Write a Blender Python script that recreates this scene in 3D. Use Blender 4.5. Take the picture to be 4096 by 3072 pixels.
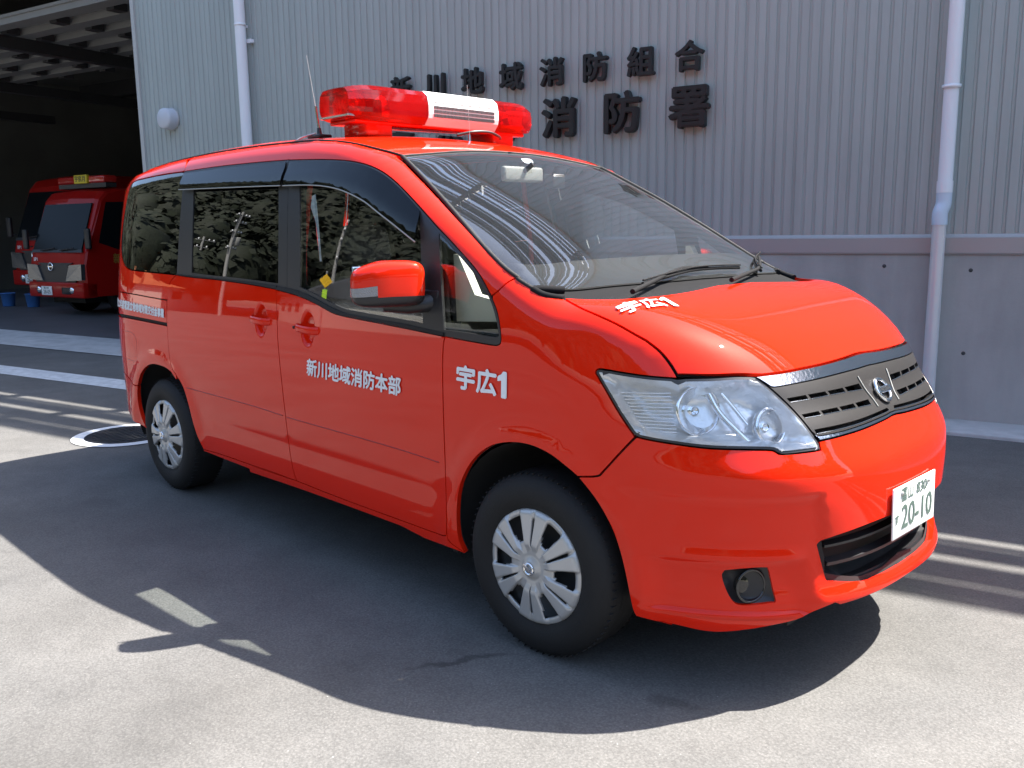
import bpy, bmesh, math, random
import numpy as np
from math import pi, sin, cos, tan, radians, atan2, sqrt
from mathutils import Vector, Matrix
from mathutils.geometry import delaunay_2d_cdt

for o in list(bpy.data.objects): bpy.data.objects.remove(o)
scene = bpy.context.scene
COL = scene.collection
random.seed(7)
RNG = np.random.default_rng(7)

# ------------------------------------------------------------------ camera
IW, IH = 4096.0, 3072.0
CAM = np.array([1.969, -2.835, 1.4235])
YAW, PITCH, ROLL = radians(44.3555), radians(9.8505), radians(-0.7332)
FPX = 3551.7
def cam_basis():
    f = np.array([-cos(PITCH)*cos(YAW), cos(PITCH)*sin(YAW), -sin(PITCH)])
    r = np.cross(f, [0, 0, 1.0]); r /= np.linalg.norm(r); u = np.cross(r, f)
    c, s = cos(ROLL), sin(ROLL)
    return c*r+s*u, -s*r+c*u, f
CR, CU, CF = cam_basis()
cd = bpy.data.cameras.new('camera'); cam = bpy.data.objects.new('camera', cd); COL.objects.link(cam)
cd.sensor_width = 36.0; cd.lens = 36.0*FPX/IW; cd.clip_start = 0.05; cd.clip_end = 2000
m = Matrix.Identity(4)
for i in range(3):
    m[i][0] = CR[i]; m[i][1] = CU[i]; m[i][2] = -CF[i]; m[i][3] = CAM[i]
cam.matrix_world = m
scene.camera = cam

# ------------------------------------------------------------------ light
SUN = Vector((.36, .57, 1.0)).normalized()          # direction towards the sun
SUN_EL = math.asin(SUN.z); SUN_AZ = atan2(SUN.x, SUN.y)
world = bpy.data.worlds.new('World'); scene.world = world; world.use_nodes = True
wn = world.node_tree.nodes; wl = world.node_tree.links
bg = wn['Background']; sky = wn.new('ShaderNodeTexSky'); sky.sky_type = 'NISHITA'; sky.sun_disc = False
sky.sun_elevation = SUN_EL; sky.sun_rotation = SUN_AZ; sky.air_density = 1.0; sky.dust_density = 1.8; sky.ozone_density = 0.8
wl.new(sky.outputs[0], bg.inputs[0]); bg.inputs[1].default_value = 0.115
sd = bpy.data.lights.new('sun', 'SUN'); sd.energy = 5.0; sd.angle = radians(0.53); sd.color = (1.0, .955, .89)
so = bpy.data.objects.new('sun', sd); COL.objects.link(so)
so.rotation_euler = SUN.to_track_quat('Z', 'Y').to_euler(); so.location = (6, 10, 20)
scene.view_settings.view_transform = 'Standard'; scene.view_settings.look = 'None'
scene.view_settings.exposure = 2.02; scene.view_settings.gamma = 1.0
scene.view_settings.use_curve_mapping = False

# ------------------------------------------------------------------ materials
MATS = {}
def nodes_of(mt): return mt.node_tree.nodes, mt.node_tree.links
def pmat(name, col, rough=.5, metal=0.0, coat=0.0, coat_rough=.03, spec=.5, noise=None, bump=None, emit=None):
    """principled material; noise=(scale, amount[, detail]) varies colour, bump=(scale, strength)"""
    mt = bpy.data.materials.new(name); mt.use_nodes = True
    n, l = nodes_of(mt); b = n['Principled BSDF']
    b.inputs['Base Color'].default_value = (*col, 1); b.inputs['Roughness'].default_value = rough
    b.inputs['Metallic'].default_value = metal; b.inputs['Coat Weight'].default_value = coat
    b.inputs['Coat Roughness'].default_value = coat_rough; b.inputs['Specular IOR Level'].default_value = spec
    if noise or bump:
        tc = n.new('ShaderNodeTexCoord')
    if noise:
        nz = n.new('ShaderNodeTexNoise'); nz.inputs['Scale'].default_value = noise[0]; nz.inputs['Detail'].default_value = noise[2] if len(noise) > 2 else 5
        l.new(tc.outputs['Object'], nz.inputs['Vector'])
        mr = n.new('ShaderNodeMapRange'); mr.inputs[1].default_value = .25; mr.inputs[2].default_value = .75
        mr.inputs[3].default_value = 1-noise[1]; mr.inputs[4].default_value = 1+noise[1]
        l.new(nz.outputs['Fac'], mr.inputs[0])
        mx = n.new('ShaderNodeVectorMath'); mx.operation = 'SCALE'; mx.inputs[0].default_value = col
        l.new(mr.outputs[0], mx.inputs['Scale']); l.new(mx.outputs[0], b.inputs['Base Color'])
    if bump:
        nb = n.new('ShaderNodeTexNoise'); nb.inputs['Scale'].default_value = bump[0]; nb.inputs['Detail'].default_value = 4
        l.new(tc.outputs['Object'], nb.inputs['Vector'])
        bp = n.new('ShaderNodeBump'); bp.inputs['Strength'].default_value = bump[1]; bp.inputs['Distance'].default_value = .01
        l.new(nb.outputs['Fac'], bp.inputs['Height']); l.new(bp.outputs[0], b.inputs['Normal'])
    if emit:
        b.inputs['Emission Color'].default_value = (*emit[0], 1); b.inputs['Emission Strength'].default_value = emit[1]
    MATS[name] = mt
    return mt
def glassmat(name, tint, ior=1.5, rough=0.0, gain=1.0, haze=0.0):
    """thin pane: tinted transmission plus a Fresnel reflection"""
    mt = bpy.data.materials.new(name); mt.use_nodes = True
    n, l = nodes_of(mt); n.remove(n['Principled BSDF']); out = n['Material Output']
    t = n.new('ShaderNodeBsdfTransparent'); t.inputs[0].default_value = (*tint, 1)
    g = n.new('ShaderNodeBsdfGlossy'); g.inputs['Roughness'].default_value = rough; g.inputs[0].default_value = (1, 1, 1, 1)
    f = n.new('ShaderNodeFresnel'); f.inputs[0].default_value = ior
    k = n.new('ShaderNodeMath'); k.operation = 'MULTIPLY'; k.inputs[1].default_value = gain; k.use_clamp = True
    l.new(f.outputs[0], k.inputs[0])
    x = n.new('ShaderNodeMixShader'); l.new(k.outputs[0], x.inputs[0]); l.new(t.outputs[0], x.inputs[1]); l.new(g.outputs[0], x.inputs[2])
    last = x.outputs[0]
    if haze:  # pale haze painted into the glass, standing in for reflected brightness
        d = n.new('ShaderNodeBsdfDiffuse'); d.inputs[0].default_value = (.70, .76, .80, 1); y = n.new('ShaderNodeMixShader'); y.inputs[0].default_value = haze
        l.new(last, y.inputs[1]); l.new(d.outputs[0], y.inputs[2]); last = y.outputs[0]
    l.new(last, out.inputs[0]); MATS[name] = mt
    return mt

PAINT = pmat('red_paint', (.70, .018, .004), rough=.5, coat=1.0, coat_rough=.012, spec=0.0)
PAINT.node_tree.nodes['Principled BSDF'].inputs['Coat IOR'].default_value = 1.38
BLACK = pmat('black_plastic', (.018, .018, .02), rough=.42)
GLOSSB = pmat('gloss_black', (.012, .012, .014), rough=.12, coat=.5)
RUBBER = pmat('rubber', (.0105, .010, .010), rough=.72, spec=.4, bump=(160, .15))
DARK = pmat('dark_lining', (.012, .012, .012), rough=.8)
CHROME = pmat('chrome', (.86, .87, .88), rough=.06, metal=1)
SILVER = pmat('silver_paint', (.52, .52, .50), rough=.3, metal=.55, coat=.4)
GRILLE = pmat('grille_grey', (.020, .018, .017), rough=.42, coat=.08, spec=.3)
WHITEV = pmat('white_vinyl', (.78, .79, .80), rough=.4)
TRIM = pmat('grey_trim', (.30, .30, .28), rough=.65)
SEAT = pmat('seat_fabric', (.06, .06, .06), rough=.9, bump=(300, .2))
PRIV = glassmat('privacy_glass', (.035, .038, .038), ior=1.5, gain=1.35)
GLASS = glassmat('clear_glass', (.90, .95, .92), ior=1.5, gain=1.6)
WSHIELD = glassmat('windshield_glass', (.95, .975, .96), ior=1.5, gain=1.8, haze=.012)
VISOR = glassmat('smoked_visor', (.022, .021, .028), ior=1.42, gain=.9)
LENS = glassmat('lamp_lens', (.96, .97, .98), ior=1.45)

# ------------------------------------------------------------------ objects
def tag(o, label=None, cat=None, group=None, kind=None):
    if label: o['label'] = label
    if cat: o['category'] = cat
    if group: o['group'] = group
    if kind: o['kind'] = kind
    return o
def empty(name, loc=(0, 0, 0), rz=0.0, parent=None):
    o = bpy.data.objects.new(name, None); COL.objects.link(o); o.location = loc; o.rotation_euler = (0, 0, rz)
    o.empty_display_size = .2
    if parent: o.parent = parent
    return o
def link(name, me, mat=None, parent=None):
    if mat is not None:
        me.materials.clear()
        me.materials.append(mat)
    o = bpy.data.objects.new(name, me); COL.objects.link(o)
    if parent: o.parent = parent
    return o
class MB:
    """collects shapes into one mesh"""
    def __init__(s): s.v = []; s.f = []; s.sm = []
    def add(s, V, F, smooth=False):
        k = len(s.v); s.v += [tuple(map(float, p)) for p in V]; s.f += [tuple(i+k for i in q) for q in F]; s.sm += [smooth]*len(F); return s
    def box(s, lo, hi, M=None):
        (a, b, c), (d, e, f) = lo, hi
        V = [(a,b,c),(d,b,c),(d,e,c),(a,e,c),(a,b,f),(d,b,f),(d,e,f),(a,e,f)]
        if M is not None: V = [tuple(M @ Vector(p)) for p in V]
        return s.add(V, [(3,2,1,0),(4,5,6,7),(0,1,5,4),(1,2,6,5),(2,3,7,6),(3,0,4,7)])
    def rbox(s, lo, hi, r, M=None, seg=3):
        """box with rounded edges (bmesh bevel)"""
        bm = bmesh.new(); bmesh.ops.create_cube(bm, size=1)
        lo = Vector(lo); hi = Vector(hi)
        for v in bm.verts: v.co = Vector([(lo[i]+hi[i])/2+v.co[i]*(hi[i]-lo[i]) for i in range(3)])
        bmesh.ops.bevel(bm, geom=bm.edges[:], offset=r, segments=seg, affect='EDGES', profile=.5)
        bm.verts.index_update()
        V = [(M @ v.co) if M is not None else v.co for v in bm.verts]; F = [[v.index for v in f.verts] for f in bm.faces]
        bm.free(); return s.add(V, F, True)
    def tube(s, pts, r, n=8, caps=True, smooth=True):
        pts = [Vector(p) for p in pts]; rr = r if hasattr(r, '__len__') else [r]*len(pts); V = []; F = []
        up = None
        for i, p in enumerate(pts):
            t = (pts[min(i+1, len(pts)-1)]-pts[max(i-1, 0)]).normalized()
            if up is None: up = Vector((0, 0, 1)) if abs(t.z) < .9 else Vector((1, 0, 0))
            a = t.cross(up).normalized(); up = a.cross(t).normalized()
            for k in range(n):
                V.append(p+(a*cos(2*pi*k/n)+up*sin(2*pi*k/n))*rr[i])
        for i in range(len(pts)-1):
            for k in range(n):
                F.append((i*n+k, i*n+(k+1) % n, (i+1)*n+(k+1) % n, (i+1)*n+k))
        s.add(V, F, smooth)
        if caps:
            s.add([V[k] for k in range(n)], [tuple(range(n))[::-1]]); q = (len(pts)-1)*n
            s.add([V[q+k] for k in range(n)], [tuple(range(n))])
        return s
    def lathe(s, prof, n=48, M=None, smooth=True, closed=False):
        """prof: (radius, height) about local z"""
        V = []; F = []; k = len(prof)
        for j in range(n):
            c, q = cos(2*pi*j/n), sin(2*pi*j/n)
            V += [(r*c, r*q, h) for r, h in prof]
        for j in range(n):
            a, b = j*k, ((j+1) % n)*k
            for i in range(k if closed else k-1):
                i2 = (i+1) % k
                F.append((a+i, b+i, b+i2, a+i2))
        if M is not None: V = [tuple(M @ Vector(p)) for p in V]
        return s.add(V, F, smooth)
    def prism(s, poly, axis, lo, hi, M=None, smooth=False):
        """extrude a 2-D polygon along axis (0,1,2)"""
        n = len(poly); V = []
        for h in (lo, hi):
            for a, b in poly:
                p = [a, b]; p.insert(axis, h); V.append(tuple(M @ Vector(p)) if M is not None else tuple(p))
        F = [tuple(range(n))[::-1], tuple(range(n, 2*n))]+[(i, (i+1) % n, n+(i+1) % n, n+i) for i in range(n)]
        return s.add(V, F, smooth)
    def mesh(s, name='mesh'):
        me = bpy.data.meshes.new(name); me.from_pydata(s.v, [], s.f)
        me.polygons.foreach_set('use_smooth', s.sm)
        bm = bmesh.new(); bm.from_mesh(me); bmesh.ops.recalc_face_normals(bm, faces=bm.faces[:]); bm.to_mesh(me); bm.free()
        me.update(); return me
    def build(s, name, mat, parent=None): return link(name, s.mesh(name), mat, parent)

def catmull(P, n=6):
    P = [np.array(p, float) for p in P]
    if len(P) < 3: return np.array([P[0]+(P[-1]-P[0])*t for t in np.linspace(0, 1, n+1)])
    Q = [2*P[0]-P[1]]+P+[2*P[-1]-P[-2]]; out = []
    for i in range(1, len(Q)-2):
        a, b, c, d = Q[i-1:i+3]
        for t in np.linspace(0, 1, n, endpoint=False):
            out.append(.5*((2*b)+(-a+c)*t+(2*a-5*b+4*c-d)*t*t+(-a+3*b-3*c+d)*t**3))
    out.append(P[-1]); return np.array(out)
def spline1(xs, ys):
    xs = np.array(xs, float); ys = np.array(ys, float)
    d = np.diff(ys)/np.diff(xs); h = np.diff(xs)
    t = np.zeros(len(xs)); t[1:-1] = (d[:-1]*h[1:]+d[1:]*h[:-1])/(h[1:]+h[:-1]); t[0] = d[0]; t[-1] = d[-1]
    def f(x):
        x = np.asarray(x, float); i = np.clip(np.searchsorted(xs, x)-1, 0, len(h)-1)
        u = (x-xs[i])/h[i]; lo = x < xs[0]; hi = x > xs[-1]; u = np.clip(u, 0, 1)
        r = (2*u**3-3*u**2+1)*ys[i]+(u**3-2*u**2+u)*h[i]*t[i]+(-2*u**3+3*u**2)*ys[i+1]+(u**3-u**2)*h[i]*t[i+1]
        r = np.where(lo, ys[0]+t[0]*(x-xs[0]), r); return np.where(hi, ys[-1]+t[-1]*(x-xs[-1]), r)
    return f
def smooth1(xs, ys, sig, step=.005):
    """spline through the knots, then rounded off so that reflections flow"""
    f = spline1(xs, ys); r = int(4*sig/step); g = np.arange(xs[0]-.4, xs[-1]+.4, step); gg = np.concatenate([g[0]+step*np.arange(-r, 0), g, g[-1]+step*np.arange(1, r+1)])
    k = np.exp(-.5*(np.arange(-r, r+1)*step/sig)**2); k /= k.sum(); v = np.convolve(f(gg), k, 'valid'); return spline1(g, v)
def sstep(a, b, x): 
    t = np.clip((x-a)/(b-a), 0, 1); return t*t*(3-2*t)

_txt = {}
def text_mesh(body, size=1.0, bold=0.0, sx=1.0, spacing=1.0, align='CENTER', extrude=0.0):
    """flat lettering as (verts, faces) in its own plane"""
    c = bpy.data.curves.new('lettering', 'FONT'); c.body = body; c.size = size; c.offset = bold; c.align_x = align; c.align_y = 'CENTER'
    c.space_character = spacing; c.extrude = extrude; c.resolution_u = 3
    o = bpy.data.objects.new('lettering', c); COL.objects.link(o)
    dg = bpy.context.evaluated_depsgraph_get(); me = o.evaluated_get(dg).to_mesh()
    V = [(v.co.x*sx, v.co.y, v.co.z) for v in me.vertices]; F = [tuple(p.vertices) for p in me.polygons]
    o.evaluated_get(dg).to_mesh_clear(); bpy.data.objects.remove(o); bpy.data.curves.remove(c)
    return V, F
# ================================================================== THE VAN: body surface
# van frame = world: x forward (0 at the front axle), y to the van's left, z up
fB = smooth1([.10,.16,.20,.26,.31,.36,.42,.47,.55,.70,.85,.95,1.05,1.12,1.20,1.30,1.45,1.60,1.70,1.76,1.82,1.95],
             [.70,.765,.795,.822,.834,.838,.8375,.836,.840,.8455,.8475,.8445,.8375,.832,.8235,.813,.795,.772,.753,.739,.721,.675], .022)
fXN = smooth1([.10,.17,.22,.25,.28,.305,.33,.36,.40,.54,.65,.72,.78,.83,.90,1.0,1.1,1.2,1.4,2.0],
              [.70,.79,.850,.880,.898,.911,.909,.895,.889,.891,.884,.871,.848,.823,.773,.732,.656,.512,.212,-.7], .014)
fN = smooth1([.3,.5,.8,1.05,1.3],[2.60,2.60,3.10,2.86,2.86], .08)
fXR = smooth1([.10,.25,.35,.60,.90,1.20,1.50,1.75,2.0],[-3.62,-3.70,-3.74,-3.755,-3.75,-3.735,-3.70,-3.655,-3.60], .06)
fZC = smooth1([-3.9,-3.75,-3.6,-3.4,-3.0,-2.6,-2.1,-1.7,-1.35,-1.1,-.95,-.75,-.45,-.15,.06,.10,.135,.17,.30,.45,.60,.72,.80,.9,1.2],
              [1.66,1.735,1.775,1.812,1.852,1.872,1.880,1.873,1.853,1.812,1.770,1.678,1.532,1.375,1.262,1.243,1.236,1.230,1.212,1.170,1.092,1.009,.968,.905,.7], .028)
fCROWN = smooth1([-4,-3,-1.6,-1.1,-.7,-.2,-.05,.06,.2,.35,.8,1.2],[.055,.05,.045,.045,.05,.066,.062,.045,.020,.022,.07,.07], .07)
fK = smooth1([-3.6, -1.3, -.9, -.1, .2, .5, 1.0], [.11, .10, .085, .075, .096, .081, .081], .12)
X0, X1 = -.10, -3.10
HANDLES = [(-1.306, 1.022), (-1.70, 1.035)]
def body_field(P):
    x, y, z = P[..., 0], np.abs(P[..., 1]), P[..., 2]
    b = fB(z)
    # wheel-arch lips
    for xw in (0.0, -2.86):
        r = np.sqrt((x-xw)**2+(z-.33)**2); b = b+.013*np.exp(-((r-.41)/.055)**2)*(z > .1)
    # hand scoops behind the door handles
    for hx, hz in HANDLES:
        q = np.sqrt(((x-hx-.004)/.056)**2+((z-hz)/.080)**2); b = b-.022*sstep(1.0, .55, q)
    xn = fXN(z); xr = fXR(z)
    u = np.maximum(x-X0, 0)/(xn-X0); ur = np.maximum(X1-x, 0)/(X1-xr); v = y/b
    n = fN(z)
    rho = np.where(u > 0, (u**n+v**n)**(1/n), (ur**3.3+v**3.3)**(1/3.3))
    F = (rho-1)*.85
    # front bumper relief: proud centre section, recessed cheeks with a shelf above the fog lamps
    front = sstep(.15, .45, x)
    yc = .395+.25*np.clip(z-.35, -.1, .4)
    low = sstep(.72, .60, z)
    proud = np.maximum(sstep(.635, .668, z), sstep(yc+.022, yc-.008, y))
    F = F-.010*(proud-sstep(.70, .80, z))*sstep(.22, .60, x)*sstep(.37, .45, z)
    reg = sstep(yc+.045, yc+.115, y)*sstep(.80, .72, y)*front
    F = F-.011*np.exp(-((z-.468)/.026)**2)*reg+.022*sstep(.462, .448, z)*sstep(.272, .292, z)*reg
    slope = (fZC(x+.02)-fZC(x-.02))/.04
    zt = fZC(x)-fCROWN(x)*(y/.70)**2.2
    T = (z-zt)/np.sqrt(1+slope**2)
    k = fK(np.clip(x, -3.7, 1.1))
    d = np.abs(F-T); h = np.maximum(k-d, 0)
    return np.maximum(F, T)+h*h/(4*k)
def grad(P, e=2e-3):
    g = np.stack([body_field(P+np.eye(3)[i]*e)-body_field(P-np.eye(3)[i]*e) for i in range(3)], -1)
    return g/np.maximum(np.linalg.norm(g, axis=-1, keepdims=True), 1e-9)
def cast(O, D, tmax=6.0, step=.015, t0=0.0):
    """first crossing of the body surface along the rays"""
    O = np.atleast_2d(np.asarray(O, float)); D = np.atleast_2d(np.asarray(D, float)); N = max(len(O), len(D))
    O = np.broadcast_to(O, (N, 3)); D = np.broadcast_to(D, (N, 3))
    T = np.full(N, np.nan); best = np.full(N, np.inf); bt = np.zeros(N)
    prev = body_field(O+D*t0); t = t0
    lo = np.full(N, np.nan)
    for t in np.arange(t0+step, tmax, step):
        cur = body_field(O+D*t); m_ = np.isnan(lo) & (prev > 0) & (cur <= 0); lo[m_] = t-step
        q = cur < best; best[q] = cur[q]; bt[q] = t
        prev = cur
        if not np.isnan(lo).any(): break
    miss = np.isnan(lo); a = np.where(miss, bt, lo); c = np.where(miss, bt, lo+step)
    for _ in range(26):
        mm = (a+c)/2; s_ = body_field(O+D*mm[:, None]) > 0; a = np.where(s_, mm, a); c = np.where(s_, c, mm)
    return O+D*((a+c)/2)[:, None], miss

# ---- photo pixels -> directions -> points on the body surface
CROPS = dict(A=(400,500,2.0733),B=(1100,600,1.843),C=(1600,550,1.3825),D=(1000,1200,1.659),E=(400,1100,1.84375),F=(1700,1700,1.659),
             G=(2500,1750,1.58),H=(2300,1300,1.4747),I=(2900,1200,2.212),J=(1100,250,2.0109),K=(0,1200,2.16),Z=(0,0,1.0))
def pix(c, pts):
    a = CROPS[c]; return [(a[0]+u/a[2], a[1]+v/a[2]) for u, v in pts]
def rays(pts):
    p = np.array(pts, float); d = np.outer((p[:, 0]-IW/2)/FPX, CR)-np.outer((p[:, 1]-IH/2)/FPX, CU)+CF
    return d/np.linalg.norm(d, axis=1, keepdims=True)
def trace(pts, n=4):
    """smooth pixel polyline -> 3-D curve on the van"""
    q = catmull(pts, n) if len(pts) > 2 else np.array([np.array(pts[0])+(np.array(pts[-1])-np.array(pts[0]))*t for t in np.linspace(0, 1, 9)])
    return cast(CAM, rays(q), t0=1.2)[0]
def T(c, pts, n=4): return trace(pix(c, pts), n)
def on_plane(pts, p0, nrm):
    d = rays(pts); nrm = np.array(nrm, float); return CAM+d*(np.dot(np.array(p0)-CAM, nrm)/(d@nrm))[:, None]

# ---- parameter domains for the panels
class Side:
    @staticmethod
    def to(P): return np.stack([P[:, 0], P[:, 2]], 1)
    @staticmethod
    def fro(Q): return cast(np.stack([Q[:, 0], np.full(len(Q), -1.15), Q[:, 1]], 1), np.array([[0, 1.0, 0]]), tmax=1.15)[0]
class Top:
    @staticmethod
    def to(P): return P[:, :2].copy()
    @staticmethod
    def fro(Q): return cast(np.stack([Q[:, 0], Q[:, 1], np.full(len(Q), 2.2)], 1), np.array([[0, 0, -1.0]]), tmax=2.0)[0]
class Cyl:
    c = (-.30, 0.0); R = .95
    @classmethod
    def to(k, P): return np.stack([np.arctan2(P[:, 1]-k.c[1], P[:, 0]-k.c[0])*k.R, P[:, 2]], 1)
    @classmethod
    def fro(k, Q):
        th = Q[:, 0]/k.R; d = np.stack([np.cos(th), np.sin(th), 0*th], 1)
        O = np.array([k.c[0], k.c[1], 0])+d*2.0; O[:, 2] = Q[:, 1]
        return cast(O, -d, tmax=1.9)[0]
class RearCyl(Cyl):
    c = (-2.9, 0.0); R = .9
    @classmethod
    def to(k, P): return np.stack([np.arctan2(-(P[:, 1]-k.c[1]), -(P[:, 0]-k.c[0]))*k.R, P[:, 2]], 1)
    @classmethod
    def fro(k, Q):
        th = Q[:, 0]/k.R; d = np.stack([-np.cos(th), -np.sin(th), 0*th], 1)
        O = np.array([k.c[0], k.c[1], 0])+d*2.0; O[:, 2] = Q[:, 1]
        return cast(O, -d, tmax=1.9)[0]

def area2(Q): x, y = Q[:, 0], Q[:, 1]; return .5*np.sum(x*np.roll(y, -1)-np.roll(x, -1)*y)
def resample(Q, step):
    Q = np.vstack([Q, Q[:1]]); out = []
    for a, b in zip(Q[:-1], Q[1:]):
        L = np.linalg.norm(b-a)
        if L < 1e-5: continue
        k = max(1, int(round(L/step)))
        for i in range(k): out.append(a+(b-a)*i/k)
    out = np.array(out)
    keep = [0]
    for i in range(1, len(out)):
        if np.linalg.norm(out[i]-out[keep[-1]]) > step*.35: keep.append(i)
    return out[keep]
def inset(Q, g):
    if abs(g) < 1e-9: return Q
    if area2(Q) < 0: Q = Q[::-1]
    a = Q-np.roll(Q, 1, 0); b = np.roll(Q, -1, 0)-Q
    def nn(e): 
        e = e/np.maximum(np.linalg.norm(e, axis=1, keepdims=True), 1e-9); return np.stack([-e[:, 1], e[:, 0]], 1)
    n1, n2 = nn(a), nn(b); s_ = n1+n2; L = np.maximum((s_*s_).sum(1, keepdims=True), .8)
    return Q+s_*2*g/L
def inside(P, poly):
    x, y = P[:, 0], P[:, 1]; r = np.zeros(len(P), bool); j = len(poly)-1
    for i in range(len(poly)):
        xi, yi = poly[i]; xj, yj = poly[j]
        c = ((yi > y) != (yj > y)) & (x < (xj-xi)*(y-yi)/((yj-yi) or 1e-12)+xi); r ^= c; j = i
    return r
def seg_dist(P, poly):
    A = poly; B = np.roll(poly, -1, 0); d = np.full(len(P), 9e9)
    for a, b in zip(A, B):
        e = b-a; t = np.clip(((P-a)@e)/max(e@e, 1e-12), 0, 1); d = np.minimum(d, np.linalg.norm(P-a-t[:, None]*e, axis=1))
    return d
def patch2d(outline, res, bres, holes=(), fine=()):
    """constrained triangulation of a 2-D outline -> (verts2d, tris, boundary loops)"""
    loops = [resample(outline, bres)]+[resample(h, bres) for h in holes]
    V = []; E = []; L = []
    for lp in loops:
        k = len(V); V += [tuple(p) for p in lp]; n = len(lp); E += [(k+i, k+(i+1) % n) for i in range(n)]; L.append(list(range(k, k+n)))
    lo = outline.min(0); hi = outline.max(0)
    gx, gy = np.meshgrid(np.arange(lo[0]+res/2, hi[0], res), np.arange(lo[1]+res/2, hi[1], res))
    gx = gx+(np.arange(gx.shape[0]) % 2)[:, None]*res*.5
    G = np.stack([gx.ravel(), gy.ravel()], 1)
    for cx, cy, rr, fr in fine:
        G = G[np.hypot(G[:, 0]-cx, G[:, 1]-cy) > rr+fr*.5]
        fx, fy = np.meshgrid(np.arange(cx-rr, cx+rr, fr), np.arange(cy-rr, cy+rr, fr)); Fp = np.stack([fx.ravel(), fy.ravel()], 1)
        G = np.vstack([G, Fp[np.hypot(Fp[:, 0]-cx, Fp[:, 1]-cy) <= rr]])
    ok = inside(G, loops[0])
    for h in loops[1:]: ok &= ~inside(G, h)
    G = G[ok]
    for lp in loops: G = G[seg_dist(G, lp) > bres*.6]
    V += [tuple(p) for p in G]
    r = delaunay_2d_cdt([Vector(p) for p in V], E, [], 0, 1e-7)
    V2 = np.array([tuple(p) for p in r[0]]); orig = r[3]; F = np.array([f for f in r[2] if len(f) == 3])
    c = V2[F].mean(1); ok = inside(c, loops[0])
    for h in loops[1:]: ok &= ~inside(c, h)
    F = F[ok]; a = V2[F]; ar = (a[:, 1, 0]-a[:, 0, 0])*(a[:, 2, 1]-a[:, 0, 1])-(a[:, 2, 0]-a[:, 0, 0])*(a[:, 1, 1]-a[:, 0, 1])
    F = F[np.abs(ar) > 1e-10]
    # boundary edges of the kept triangles
    from collections import Counter
    cnt = Counter(); 
    for t in F:
        for i in range(3): cnt[tuple(sorted((t[i], t[(i+1) % 3])))] += 1
    bd = [e for e, k in cnt.items() if k == 1]
    return V2, F, bd
def surf_mesh(name, V, N, F, bd, thick=.02, mat=None, lip=.0015, mirror=False):
    """top skin with exact surface normals + a rim going inwards along the edges"""
    V = V.copy()
    F = F.copy()
    a = V[F]; nf = np.cross(a[:, 1]-a[:, 0], a[:, 2]-a[:, 0]); flip = (nf*N[F].mean(1)).sum(1) < 0
    F[flip] = F[flip][:, ::-1]
    bset = sorted({i for e in bd for i in e}); V[bset] = V[bset]-N[bset]*lip
    fs = [tuple(int(i) for i in t) for t in F]; verts = [V]; norms = [N]; n0 = len(V); rim = []
    if thick > 0 and bset:
        m1 = {i: n0+k for k, i in enumerate(bset)}; m2 = {i: n0+len(bset)+k for k, i in enumerate(bset)}
        verts += [V[bset], V[bset]-N[bset]*thick]
        dirs = {}
        for t in fs:
            for i in range(3): dirs[(t[i], t[(i+1) % 3])] = 1
        for a_, b_ in bd:
            if (a_, b_) not in dirs: a_, b_ = b_, a_
            rim.append((m1[b_], m1[a_], m2[a_], m2[b_]))
    VV = np.vstack(verts)
    if mirror: VV = VV*np.array([1, -1, 1]); fs = [f[::-1] for f in fs]; rim = [f[::-1] for f in rim]
    me = bpy.data.meshes.new(name); me.from_pydata([tuple(p) for p in VV], [], fs+rim)
    me.polygons.foreach_set('use_smooth', [True]*len(fs)+[False]*len(rim))
    if mat: me.materials.append(mat)
    me.update()
    NN = N*np.array([1, -1, 1]) if mirror else N
    cn = np.zeros((len(VV), 3)); cn[:n0] = NN
    if rim: me.update()
    cl = np.zeros((len(me.loops), 3)); vi = np.zeros(len(me.loops), int); me.loops.foreach_get('vertex_index', vi)
    isr = vi >= n0; cl[~isr] = NN[vi[~isr]]
    if rim:
        fn = np.zeros(len(me.polygons)*3); me.polygons.foreach_get('normal', fn); fn = fn.reshape(-1, 3)
        ls = np.zeros(len(me.polygons), int); lt = np.zeros(len(me.polygons), int)
        me.polygons.foreach_get('loop_start', ls); me.polygons.foreach_get('loop_total', lt)
        fi = np.repeat(np.arange(len(lt)), lt); cl[isr] = fn[fi[isr]]
    me.normals_split_custom_set([tuple(p) for p in cl])
    return me
INNER = MB()      # dark inner skins behind the shut lines
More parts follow.
